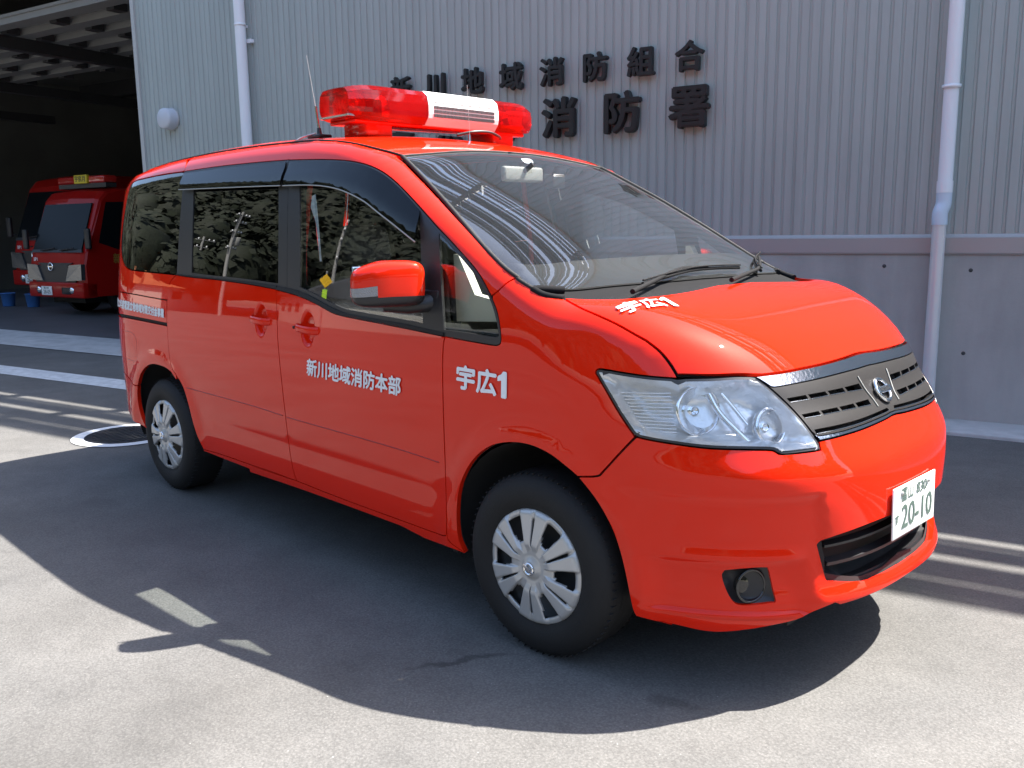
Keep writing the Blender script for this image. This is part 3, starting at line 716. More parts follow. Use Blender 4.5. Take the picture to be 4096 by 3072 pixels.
# ---- number plate 20-10
plate = empty('number_plate', parent=van)
PM = frame_at((.908, 0, .540), (1, 0, .03))
MB().rbox((-.165, -.0825, -.003), (.165, .0825, .003), .0028, PM, 2).build('plate', pmat('plate_white', (.80, .81, .79), rough=.35), plate)
PLG = pmat('plate_green', (.085, .125, .105), rough=.5)
lt = MB()
for body, px_, py_, sz, bold, sx in (('富山', -.062, .050, .050, .0009, 1), ('830', .050, .050, .050, .0010, 1.12), ('す', -.140, -.022, .036, .001, 1), ('20-10', .018, -.024, .108, .0012, .98)):
    tv, tf = text_mesh(body, sz, bold, sx); lt.add([PM @ Vector((x+px_, y+py_, .0048)) for x, y, z in tv], tf)
lt.build('plate_lettering', PLG, plate)
for s_ in (-1, 1): MB().lathe([(0, .008), (.006, .008), (.0075, .004)], 12, PM @ Matrix.Translation((.105*s_, .058, 0))).build('plate_bolt', SILVER, plate)

# ---- lettering on the body
def letter_on(name, body, dom, org, ux, uy, size, bold, sx=1.0, spacing=1.0, off=.0025, mat=WHITEV):
    """org/ux/uy in the 2-D domain"""
    tv, tf = text_mesh(body, size, bold, sx, spacing); P = np.array(tv); Q = np.array(org)+np.outer(P[:, 0], ux)+np.outer(P[:, 1], uy)
    V = dom.fro(Q); V = V+grad(V)*off; mb = MB(); mb.add(V, tf); me = bpy.data.meshes.new(name); me.from_pydata(mb.v, [], mb.f); me.update()
    return link(name, me, mat, van)
def quad_letters(name, body, c, corners, bold, dom, sx=None, mat=WHITEV):
    """fit a line of letters to four photo pixels (TL,TR,BR,BL) taken onto the body"""
    K = dom.to(np.array([px_on(c, *p) for p in corners])); tv, tf = text_mesh(body.replace('１', ''), 1.0, 0.0, align='LEFT')
    if '１' in body:      # plain bold figure one
        zs_ = [p[1] for p in tv]; z0, z1 = min(zs_), max(zs_); hh_ = z1-z0; x0 = max(p[0] for p in tv)+.10
        g = [(.17, 0), (.36, 0), (.36, 1), (.22, 1), (.15, .88), (0, .80), (0, .66), (.17, .71)]; k = len(tv)
        tv = list(tv)+[(x0+a_, z0+b_*hh_, 0) for a_, b_ in g]; tf = list(tf)+[(k, k+1, k+2, k+3), (k, k+3, k+4, k+7), (k+4, k+5, k+6, k+7)]
    P = np.array(tv)
    lo = P.min(0); hi = P.max(0); u = (P[:, 0]-lo[0])/(hi[0]-lo[0]); v = (P[:, 1]-lo[1])/(hi[1]-lo[1])
    Q = K[3]*((1-u)*(1-v))[:, None]+K[2]*(u*(1-v))[:, None]+K[1]*(u*v)[:, None]+K[0]*((1-u)*v)[:, None]
    mb = MB(); ex = K[1]-K[0]; ex = ex/np.linalg.norm(ex); ey = K[0]-K[3]; hh = np.linalg.norm(ey); ey = ey/hh
    V0 = dom.fro(Q); N0 = grad(V0); J = (dom.fro(Q+ex*.01)-V0)/.01, (dom.fro(Q+ey*.01)-V0)/.01
    for k, (dx, dy) in enumerate(((0, 0), (1, 0), (-1, 0), (0, 1), (0, -1), (.7, .7), (-.7, -.7))):
        mb.add(V0+N0*(.0035+.00025*k)+(J[0]*dx+J[1]*dy)*bold*hh*.9, tf)
    me = bpy.data.meshes.new(name); me.from_pydata(mb.v, [], mb.f); me.update()
    return link(name, me, mat, van)
quad_letters('door_lettering', '新川地域消防本部', 'D', [(385,388),(1005,515),(1003,637),(383,498)], .034, Side)
quad_letters('wing_lettering', '宇広１', 'D', [(1382,430),(1706,484),(1704,650),(1378,580)], .045, Side)
quad_letters('bonnet_lettering', '宇広１', 'C', [(1188,940),(1456,891),(1540,938),(1245,985)], .045, Top)
quad_letters('rail_lettering', '平成22年度電源立地地域対策交付金事業', 'E', [(93,164),(476,252),(476,316),(93,226)], .05, Side)

# ---- door handles
for hx, hz in HANDLES:
    for s_ in (-1, 1):
        h = empty('door_handle', parent=van); y0 = float(cast(np.array([[hx-.13, -1.15, hz]]), np.array([[0, 1.0, 0]]))[0][0][1]); y0 = -y0
        pts = [(hx-.082, (y0-.010), hz+.004), (hx-.055, y0+.018, hz+.003), (hx, y0+.026, hz), (hx+.06, y0+.020, hz-.003), (hx+.086, y0-.008, hz-.005)]
        V = []; F = []; cv = catmull(pts, 5)
        for i, p_ in enumerate(cv):
            for k in range(10):
                a_ = 2*pi*k/10; V.append((p_[0], s_*(p_[1]+.008*cos(a_)), p_[2]+.0165*sin(a_)))
        for i in range(len(cv)-1):
            for k in range(10): F.append((i*10+k, i*10+(k+1) % 10, (i+1)*10+(k+1) % 10, (i+1)*10+k))
        F.append(tuple(range(10))); F.append(tuple(range(len(V)-10, len(V))))
        MB().add(V, F, True).build('grip', PAINT, h)
        if hx > -1.5:
            MB().lathe([(0, .004), (.006, .003), (.007, -.006)], 14, frame_at((hx-.070, s_*(y0+.022), hz+.004), (0, s_, 0))).build('keyhole', DARK, h)
# rub line along the doors
for a_, b_ in ((('E', [(640,832),(900,902),(1150,972),(1345,1036)]), 0), (('D', [(245,778),(500,850),(800,935),(1050,1010),(1255,1078)]), 0)):
    c0 = T(*a_); nn = grad(c0)
    for s_ in (1, -1): MB().tube([tuple(p_) for p_ in (c0+nn*-.0008)*np.array([1, s_, 1])], .0028, 6).build('rub_strip', pmat('strip_red', (.36, .012, .007), rough=.4) if 'strip_red' not in MATS else MATS['strip_red'], van)
# fuel flap outline
c0 = np.vstack([T('E', [(170,410),(215,418),(243,432),(262,462),(270,500)]), T('E', [(270,500),(272,600),(262,636),(185,612)])]); nn = grad(c0)
MB().tube([tuple(p_) for p_ in c0-nn*.001], .0018, 5).build('fuel_flap_seam', MATS['strip_red'], van)
# sliding door rail slot
patch_on(RearCyl, ccw(RearCyl.to(np.vstack([rail_low, low_top[::-1]]))), DARK, 'door_rail_slot', van, off=-.012)
# ================================================================== VAN: wheels, mirrors, wipers, light bar, cabin
HUBH = pmat('hubcap_silver', (.46, .455, .44), rough=.34, metal=.35, coat=.3)
def make_wheel():
    root = empty('wheel')
    tp = [(.195,-.095),(.205,-.103),(.240,-.112),(.275,-.108),(.297,-.094),(.309,-.078),(.3155,-.055),(.3165,0),(.3155,.055),(.309,.078),(.297,.094),(.275,.104),(.24,.108),(.20,.09)]
    M = Matrix.Rotation(pi/2, 4, 'X')          # lathe axis -> -y (outer side at +h -> y negative)
    MB().lathe([(r, -h) for r, h in tp], 72, M).build('tyre', RUBBER, root)
    tr = MB()
    for h in (-.035, -.012, .012, .035): tr.lathe([(.3172, h-.002), (.3172, h+.002)], 72, M)
    tr.build('tread_groove', DARK, root)
    tb = MB()
    for k in range(72):
        for s_ in (-1, 1):
            R_ = Matrix.Rotation(2*pi*k/72, 4, 'Y'); tb.box((-.0018, s_*.066-.018, .3095), (.0018, s_*.066+.018, .3145), R_)
    tb.build('tread_blocks', DARK, root)['kind'] = 'stuff'
    MB().lathe([(0, .045), (.19, .045), (.197, .07), (.197, -.06)], 48, M).build('rim_barrel', pmat('steel_dark', (.10, .10, .10), rough=.5, metal=.6), root)
    # wheel trim: six split spokes, polar mesh with real openings
    nA, nR = 6*40, 22; rs = np.linspace(.0, .203, nR+1); V = []; F = []
    def hgt(r, a_):
        ph = ((a_/(pi/3)+.5) % 1)-.5; w = abs(ph)            # 0 at spoke centre, .5 between spokes
        dome = .020*sstep(.21, .03, r)
        sp = .012*sstep(.36, .30, w)*sstep(.055, .085, r)*sstep(.203, .185, r)
        split = -.010*sstep(.045, .02, w)*sstep(.062, .08, r)*sstep(.198, .180, r)
        cap = .010*sstep(.034, .030, r)-.004*sstep(.048, .036, r)*sstep(.028, .034, r)
        return .098+dome*.9+sp+split+cap-.012*sstep(.193, .203, r)
    for i, r in enumerate(rs):
        for j in range(nA):
            a_ = 2*pi*j/nA+.10; V.append((r*cos(a_), -hgt(r, a_), r*sin(a_)))
    for i in range(nR):
        for j in range(nA):
            rm = (rs[i]+rs[i+1])/2; a_ = 2*pi*(j+.5)/nA+.10; w = abs(((a_/(pi/3)+.5) % 1)-.5)
            ww = .352-.03*(rm-.09)/.09
            if .088 < rm < .178 and w > ww+.09*max(0, (.105-rm)/.02): continue
            if .078 < rm < .168 and w < .024: continue
            F.append((i*nA+j, i*nA+(j+1) % nA, (i+1)*nA+(j+1) % nA, (i+1)*nA+j))
    mb = MB(); mb.add(V, F, True); hc = mb.build('hubcap', HUBH, root)
    sol = hc.modifiers.new('thickness', 'SOLIDIFY'); sol.thickness = .008; sol.offset = -1
    EM = Matrix.Translation((0, -.131, 0)) @ Matrix.Rotation(pi/2, 4, 'X')
    MB().lathe([(.0150, 0), (.018, .003), (.021, .003), (.0225, 0)], 28, EM).build('centre_badge', CHROME, root)
    MB().box((-.024, -.005, .0), (.024, .005, .0035), EM).build('badge_bar', CHROME, root)
    return root
def copy_tree(o, parent=None):
    c = o.copy(); COL.objects.link(c); c.parent = parent
    for ch in list(o.children): copy_tree(ch, c)
    return c
w0 = make_wheel()
for i, (x, y, st) in enumerate(((0, -.722, radians(3)), (-2.86, -.722, 0), (0, .722, radians(3)), (-2.86, .722, 0))):
    w = w0 if i == 0 else copy_tree(w0)
    w.parent = van; w.location = (x, y, .3165); w.rotation_euler = (0, .35*i+.55, (pi if y > 0 else 0)+st)
    w.rotation_mode = 'YXZ' if False else 'XYZ'
# wheel housings, underbody and added light blockers
for x in (0, -2.86):
    for s_ in (-1, 1):
        V = []; F = []; n = 20
        for k in range(n+1):
            a_ = radians(-12+204*k/n); qx, qz = x+.400*cos(a_), .335+.400*sin(a_)
            yo = min(.815, -float(Side.fro(np.array([(qx, qz)]))[0][1])-.030)
            for yy in (yo, .46): V.append((qx, s_*yy, qz))
        for k in range(n): F.append((2*k, 2*k+1, 2*k+3, 2*k+2))
        V += [(x, s_*.46, .335)]; c = len(V)-1
        for k in range(n): F.append((2*k+1, c, 2*k+3))
        MB().add(V, F, True).build('wheel_housing', DARK, van)
MB().box((-.40, -.44, .25), (.58, .44, .90)).build('engine_bay_light_blocker', DARK, van)  # unseen box added so no sun leaks through the nose
MB().box((-.46, -.78, .24), (-.43, .78, 1.02)).build('bulkhead_light_blocker', DARK, van)  # unseen slab added behind the engine bay to stop sun leaks
for s_ in (-1, 1): MB().box((-2.34, min(s_*.72, s_*.795), .30), (-.46, max(s_*.72, s_*.795), .50)).build('sill_light_blocker', DARK, van)  # unseen boxes added to stop sun leaking under the doors
MB().box((-2.36, -.79, .285), (-.46, .79, .31)).box((-3.66, -.62, .26), (-2.40, .62, .29)).box((-.46, -.44, .21), (.72, .44, .24)).build('floor_pan', DARK, van)

# ---- door mirrors
def superell(nu, nv, e1, e2):
    V = []
    for i in range(nu+1):
        v = -pi/2+pi*i/nu
        for j in range(nv):
            u = 2*pi*j/nv; f = lambda c, e: math.copysign(abs(c)**e, c)
            V.append((f(cos(v), e1)*f(cos(u), e2), f(cos(v), e1)*f(sin(u), e2), f(sin(v), e1)))
    F = [(i*nv+j, i*nv+(j+1) % nv, (i+1)*nv+(j+1) % nv, (i+1)*nv+j) for i in range(nu) for j in range(nv)]
    return np.array(V), F
CLEARLENS = pmat('signal_lens', (.22, .22, .22), rough=.15, coat=1, bump=(260, .5))
for s_ in (-1, 1):
    mr = empty('door_mirror', parent=van)
    V, F = superell(44, 64, .42, .42)
    V = V*np.array([.075, .128, .080])
    # narrow towards the door at the foot, flat rear face, fuller top
    V[:, 0] = np.where(V[:, 0] < 0, V[:, 0]*.55, V[:, 0])*(1-.22*np.clip(-V[:, 1]/.14, -1, 1)*0-.28*sstep(.02, .14, -V[:, 1]))
    V[:, 2] *= 1-.16*sstep(0, .14, -V[:, 1])
    V[:, 2] += -.012*sstep(0, .14, -V[:, 1])
    Rm = Matrix.Rotation(radians(-24), 3, 'Z')
    c0 = np.array([-.575, -.955, 1.243])
    W = np.array([tuple(Rm @ Vector(p_)) for p_ in V])+c0
    zc = W[np.array([list(f) for f in F])].mean(1)[:, 2]; yl = V[np.array([list(f) for f in F])].mean(1)
    cut = -.040
    top = [f for f, q in zip(F, yl) if q[2] > cut]; bot = [f for f, q in zip(F, yl) if q[2] <= cut]
    Wm = W*np.array([1, -s_, 1])
    MB().add(Wm, top, True).build('mirror_shell', PAINT, mr)
    MB().add(Wm*1, bot, True).build('mirror_base', BLACK, mr)
    # clear turn-signal strip on the outer front edge
    sel = [f for f, q in zip(F, yl) if -.040 < q[2] < -.012 and q[0] > -.02 and q[1] < -.035]
    ctr = np.array([c0[0], c0[1]*-s_*1, c0[2]])
    V3 = V*1.02; W3 = (np.array([tuple(Rm @ Vector(p_)) for p_ in V3])+c0)*np.array([1, -s_, 1])
    MB().add(W3, sel, True).build('turn_signal', CLEARLENS, mr)
    arm = [(-.60, -.955, 1.165), (-.545, -.89, 1.160), (-.52, -.84, 1.165), (-.50, -.795, 1.175)]
    MB().tube([(p_[0], p_[1]*-s_, p_[2]) for p_ in arm], [.022, .026, .03, .034], 12).build('mirror_arm', BLACK, mr)
    MB().rbox((-.60, -.825, 1.115), (-.45, -.792, 1.22), .012, Matrix.Scale(-s_, 4, (0, 1, 0))).build('mirror_foot', BLACK, mr)
    g0 = Vector((c0[0]-.035, c0[1], c0[2]+.004)); GM = Matrix.Translation((g0.x, -s_*g0.y, g0.z)) @ Matrix.Rotation(radians(-24)*-s_, 4, 'Z')
    MB().rbox((-.006, -.100, -.046), (.0, .100, .056), .003, GM).build('mirror_glass', CHROME, mr)

# ---- wipers on the scuttle
WIPB = pmat('wiper_black', (.010, .010, .011), rough=.8, spec=.15)
def wiper(name, cpts, bpts):
    w = empty(name, parent=van)
    a_ = T('C', cpts); n_ = grad(a_); MB().tube([tuple(p_) for p_ in a_+n_*.016], np.linspace(.009, .006, len(a_)), 8).build('arm', WIPB, w)
    b_ = T('C', bpts); n_ = grad(b_); MB().tube([tuple(p_) for p_ in b_+n_*.012], .0062, 8).build('blade', WIPB, w)
    MB().tube([tuple(p_) for p_ in b_+n_*.024], .0035, 6).build('blade_spine', WIPB, w)
wiper('wiper', [(1285,880),(1400,820),(1500,765),(1570,742),(1690,738)], [(1340,828),(1460,790),(1600,752),(1740,738),(1868,735)])
wiper('wiper', [(1830,812),(1920,772),(1978,738),(1975,680)], [(1990,752),(1950,700),(1975,660)])

# ---- roof light bar
REDL = bpy.data.materials.new('red_lens'); REDL.use_nodes = True; n, l = nodes_of(REDL); n.remove(n['Principled BSDF'])
tr = n.new('ShaderNodeBsdfTransparent'); tr.inputs[0].default_value = (.80, .035, .02, 1)
df = n.new('ShaderNodeBsdfDiffuse'); df.inputs[0].default_value = (.62, .010, .010, 1); tl = n.new('ShaderNodeBsdfTranslucent'); tl.inputs[0].default_value = (.85, .02, .012, 1)
gl = n.new('ShaderNodeBsdfGlossy'); gl.inputs['Roughness'].default_value = .04; fr = n.new('ShaderNodeFresnel'); fr.inputs[0].default_value = 1.5
a1 = n.new('ShaderNodeMixShader'); a1.inputs[0].default_value = .5; l.new(df.outputs[0], a1.inputs[1]); l.new(tl.outputs[0], a1.inputs[2])
a2 = n.new('ShaderNodeMixShader'); a2.inputs[0].default_value = .30; l.new(tr.outputs[0], a2.inputs[1]); l.new(a1.outputs[0], a2.inputs[2])
a3 = n.new('ShaderNodeMixShader'); l.new(fr.outputs[0], a3.inputs[0]); l.new(a2.outputs[0], a3.inputs[1]); l.new(gl.outputs[0], a3.inputs[2]); l.new(a3.outputs[0], n['Material Output'].inputs[0])
bar = empty('light_bar', parent=van)
BX, BZ0, BZ1 = -1.45, 1.905, 2.055
def bar_section(y, hw):
    """outline in (x,z) of the bar at lateral position y"""
    t = min(1, max(0, (abs(y)-.40)/.165)); k = 1-.26*t**2.6; zk = 1-.20*t**3
    zm = BZ0+.055; pts = []
    for px_, pz_ in ((-.80, 0), (.80, 0), (.97, .03), (1.0, .05), (1.0, .085), (.93, .125), (.72, .148), (.3, .152), (-.3, .152), (-.72, .148), (-.93, .125), (-1.0, .085), (-1.0, .05), (-.97, .03)):
        pts.append((BX+px_*.150*k, zm+((BZ0+pz_)-zm)*zk))
    return pts
def bar_piece(name, y0, y1, mat, n=10, off=0.0, cap0=False, cap1=False):
    ys = np.linspace(y0, y1, n+1); V = []; F = []
    for y in ys:
        s_ = bar_section(y, 0)
        V += [(BX+(x-BX)*(1+off/.15), y, BZ0+.075+(z-BZ0-.075)*(1+off/.075)) for x, z in s_]
    m_ = len(s_)
    for i in range(n):
        for j in range(m_): F.append((i*m_+j, i*m_+(j+1) % m_, (i+1)*m_+(j+1) % m_, (i+1)*m_+j))
    if cap0: F.append(tuple(range(m_))[::-1])
    if cap1: F.append(tuple(range(n*m_, (n+1)*m_)))
    mb = MB(); mb.add(V, F, False); o = mb.build(name, mat, bar); return o
YB = .56
bar_piece('red_dome', -YB, -.15, REDL, 12, cap0=True); bar_piece('red_dome', .29, YB, REDL, 12, cap1=True)
WH = pmat('speaker_white', (.72, .72, .70), rough=.35)
bar_piece('speaker_housing', -.15, .29, WH, 2, off=.003, cap0=True, cap1=True)
# slotted speaker front: dark slots in rows, proud white frame bars
sp = MB(); xf = BX+.150+.0045
for r_ in range(5):
    z0 = BZ0+.034+r_*.0185
    for k in range(46):
        y0 = -.118+k*.0083; xx = xf if z0 < BZ0+.08 else xf-(z0-BZ0-.08)*.30
        if z0 > BZ0+.087: xx = xf-.004-(z0-BZ0-.085)*.38
        sp.box((xx-.010, y0, z0), (xx+.0015, y0+.0046, z0+.0135))
sp.build('speaker_slots', pmat('slot_dark', (.05, .05, .055), rough=.6), bar)
# lamp units inside the near and far domes
for s_ in (-1, 1):
    for yy in (.47, .33):
        M = frame_at((BX+.02, s_*yy, BZ0+.07), (.75, s_*-.35 if yy < .4 else s_*.5, .15))
        MB().lathe([(.012, -.03), (.03, -.02), (.045, 0), (.052, .022)], 20, M).build('reflector', REFL, bar)
        MB().lathe([(0, .014), (.008, .012), (.010, -.03)], 10, M).build('bulb', CHROME, bar)
    MB().box((BX-.11, s_*.40-.165, BZ0+.012), (BX+.11, s_*.40+.14, BZ0+.02)).build('lamp_tray', REFL, bar)
    MB().box((BX-.05, s_*.36-.02, BZ0+.03), (BX+.05, s_*.36+.02, BZ0+.10)).build('motor_block', BLACK, bar)
for y0 in (-.455, .31):
    MB().rbox((BX-.09, y0, 1.84), (BX+.09, y0+.145, BZ0+.006), .012).build('mounting_foot', PAINT, bar)
MB().rbox((BX-.10, -.52, BZ0-.012), (BX+.10, .52, BZ0+.004), .006).build('bar_base', PAINT, bar)
cb = MB(); cb.tube(catmull([(-1.30, .02, 1.868), (-1.27, .10, 1.885), (-1.27, .2, 1.889), (-1.28, .27, 1.875), (-1.33, .33, 1.872)], 6), .007, 8); cb.build('cable', BLACK, bar)

# ---- aerials
def zr(x, y): return float(Top.fro(np.array([(x, y)]))[0][2])
an = empty('aerial', parent=van); ax, ay = -1.62, -.53; z0 = zr(ax, ay)
MB().rbox((ax-.05, ay-.035, z0-.004), (ax+.05, ay+.035, z0+.014), .006).build('magnet_base', BLACK, an)
MB().tube([(ax, ay, z0+.01), (ax-.002, ay, z0+.045)], [.013, .008], 10).build('mast_foot', BLACK, an)
MB().tube([(ax-.002, ay, z0+.04), (ax-.01, ay-.008, z0+.14)], .0055, 8).build('mast_spring', CHROME, an)
MB().tube([(ax-.01, ay-.008, z0+.13), (ax-.03, ay-.03, z0+.36)], [.0022, .0014], 6).build('whip', SILVER, an)
MB().tube(catmull([(ax, ay-.02, z0+.02), (ax-.05, ay-.06, z0+.004), (ax-.09, ay-.10, z0-.03), (ax-.10, ay-.115, z0-.055)], 5), .004, 6).build('aerial_lead', SILVER, an)
a2_ = empty('aerial', parent=van); z0 = zr(-1.28, .0)
MB().tube([(-1.19, .0, zr(-1.19, 0)-.004), (-1.19, 0, zr(-1.19, 0)+.03)], [.008, .005], 8).build('mast_foot', CHROME, a2_)
MB().tube([(-1.19, 0, zr(-1.19, 0)+.028), (-1.20, 0, zr(-1.19, 0)+.25)], .0011, 6).build('whip', SILVER, a2_)

# ---- rear end (seen only from the side)
tw = RearCyl.fro(resample(np.array([(-.55, 1.15), (.55, 1.15), (.52, 1.62), (-.52, 1.62)]), .04))
panel('rear_window', tw, RearCyl, PRIV, van, res=.06, both=False, inner=False, off=.003, thick=.006, gap=0)
REDT = pmat('tail_red', (.45, .01, .01), rough=.15, coat=1)
for s_ in (1, -1):
    q = np.array([(.60*1, .80), (.72, .80), (.72, 1.06), (.60, 1.06)])*np.array([s_, 1]); patch_on(RearCyl, ccw(resample(q, .03)), REDT, 'tail_lamp', van, off=.006, thick=.015)

# ---- cabin
HEADL = pmat('headliner', (.35, .35, .33), rough=.9)
DASH = pmat('dash_grey', (.46, .465, .44), rough=.7, bump=(250, .1))
hl_in = [(-.98, -.50), (-1.6, -.52), (-2.6, -.50), (-3.4, -.45), (-3.4, .45), (-2.6, .50), (-1.6, .52), (-.98, .50)]
V2, F, bd = patch2d(np.array(hl_in), .1, .06); W = Top.fro(V2); W[:, 2] -= .05
mb = MB(); mb.add(W, [tuple(map(int, f)) for f in F], True); mb.build('headliner', HEADL, van)
dash = MB()
prof = [(.0, 1.175), (-.06, 1.20), (-.18, 1.205), (-.34, 1.175), (-.43, 1.12), (-.46, .98), (-.43, .82), (-.40, .78)]
V = []; F = []; ys = np.linspace(-.735, .735, 25)
for y in ys:
    k = 1-(abs(y)/.735)**3*.10
    hood = .045*math.exp(-((y+.36)/.17)**4)
    for i, (x, z) in enumerate(prof): V.append((x-(.15*(abs(y)/.735)**2 if i < 2 else 0), y, z+(hood if i in (2, 3, 4) else 0)))
m_ = len(prof)
for i in range(len(ys)-1):
    for j in range(m_-1): F.append((i*m_+j, i*m_+j+1, (i+1)*m_+j+1, (i+1)*m_+j))
dash.add(V, F, True); dash.build('dashboard', DASH, van)
MB().rbox((-.47, -.03, .62), (-.36, .17, 1.06), .02).build('centre_console', BLACK, van)
st = empty('steering_wheel', parent=van); SM = frame_at((-.60, -.36, 1.02), (-.88, 0, .48))
MB().lathe([(.17+.016*cos(t), .016*sin(t)) for t in np.linspace(0, 2*pi, 13)[:-1]], 40, SM, closed=True).build('rim', BLACK, st)
hb = MB(); hb.rbox((-.07, -.05, -.03), (.07, .05, .01), .02, SM)
for a_ in (0, pi, -pi/2): hb.tube([SM @ Vector((.05*cos(a_), .05*sin(a_), -.01)), SM @ Vector((.165*cos(a_), .165*sin(a_), 0))], .012, 8)
hb.build('hub', BLACK, st); MB().tube([(-.58, -.36, 1.0), (-.40, -.36, .93)], .035, 10).build('column', BLACK, st)
def seat(x, y, w, z=.40):
    s = empty('seat', parent=van)
    MB().rbox((x-.25, y-w/2, z), (x+.27, y+w/2, z+.17), .06).build('cushion', SEAT, s)
    M = Matrix.Translation((x-.24, y, z+.12)) @ Matrix.Rotation(radians(-14), 4, 'Y')
    MB().rbox((-.09, -w/2, 0), (.07, w/2, .62), .06, M).build('backrest', SEAT, s)
    MB().rbox((-.075, -.13, .67), (.045, .13, .86), .045, M).build('headrest', SEAT, s)
    p = MB()
    for k in (-.05, .05): p.tube([M @ Vector((-.01, k, .58)), M @ Vector((-.01, k, .70))], .006, 6)
    p.build('headrest_post', CHROME, s)
for x, y, w in ((-.98, -.37, .50), (-.98, .37, .50), (-1.95, -.38, .52), (-1.95, .38, .52), (-2.90, -.36, .58), (-2.90, .36, .58)): seat(x-.12, y, w, .50)
iv = empty('rear_view_mirror', parent=van)
MB().rbox((-.815, -.17, 1.625), (-.785, .07, 1.69), .012).build('mirror_case', TRIM, iv); MB().tube([(-.79, -.05, 1.67), (-.755, -.03, 1.70)], .012, 8).build('stalk', BLACK, iv)
MB().rbox((-.76, .04, 1.60), (-.70, .12, 1.66), .01).build('camera_unit', BLACK, van)
rd = empty('dash_radio', parent=van); MB().rbox((-.30, .02, 1.14), (-.24, .20, 1.24), .01).build('radio_case', BLACK, rd); MB().tube(catmull([(-.27, .19, 1.2), (-.27, .26, 1.22), (-.26, .28, 1.15), (-.27, .24, 1.11)], 5), .006, 6).build('radio_lead', BLACK, rd)
BEIGE = pmat('pillar_beige', (.55, .54, .48), rough=.7)
for s_ in (1, -1):
    q = trace(pix('B', [(1300,780),(1330,1160),(1400,1190)]), 3)
    MB().rbox((-1.56, .70*s_-.03, .60), (-1.48, .70*s_+.03, 1.10), .02).build('pillar_trim', TRIM, van)
    MB().tube([(-1.50, s_*.66, 1.68), (-1.50, s_*.715, 1.35), (-1.50, s_*.745, .75)], .014, 6).build('seat_belt', pmat('belt_red', (.45, .03, .02), rough=.7) if 'belt_red' not in MATS else MATS['belt_red'], van)
    mbp = MB(); mbp.prism([(-.46, 1.10), (-.10, 1.12), (-.10, 1.16), (-.36, 1.20), (-.445, 1.34), (-.47, 1.34)], 1, s_*.70, s_*.735); mbp.build('pillar_garnish', BEIGE, van)
# black ceramic border round the windscreen
FRIT = pmat('frit_black', (.006, .006, .007), rough=.35)
wq = ccw(Top.to(sym(np.vstack([roof_front[::-1], ws_edge, glass_low]))))
hole = []
gl_in = Top.to(glass_low); wi = ccw(inset(resample(wq, .03), .022)); wi = wi.copy()
lowmask = wi[:, 0] > -.22
wi[lowmask, 0] -= .15*sstep(-.22, -.02, wi[lowmask, 0])
patch_on(Top, inset(wq, .003), FRIT, 'windscreen_border', van, off=-.009, res=.05, bres=.03, holes=[wi])
# inspection stickers on the windscreen
for u0, v0, du, dv_, col in ((672,105,48,24,(.7,.74,.78)), (1172,120,58,26,(.35,.6,.8))):
    Q = Top.to(T('C', [(u0,v0),(u0+du,v0),(u0+du+22,v0+dv_),(u0+26,v0+dv_),(u0,v0)], 2)); patch_on(Top, ccw(Q[:-1]), pmat('sticker', col, rough=.4), 'sticker', van, off=-.010, res=.03)
INNER.build('inner_body', DARK, van)
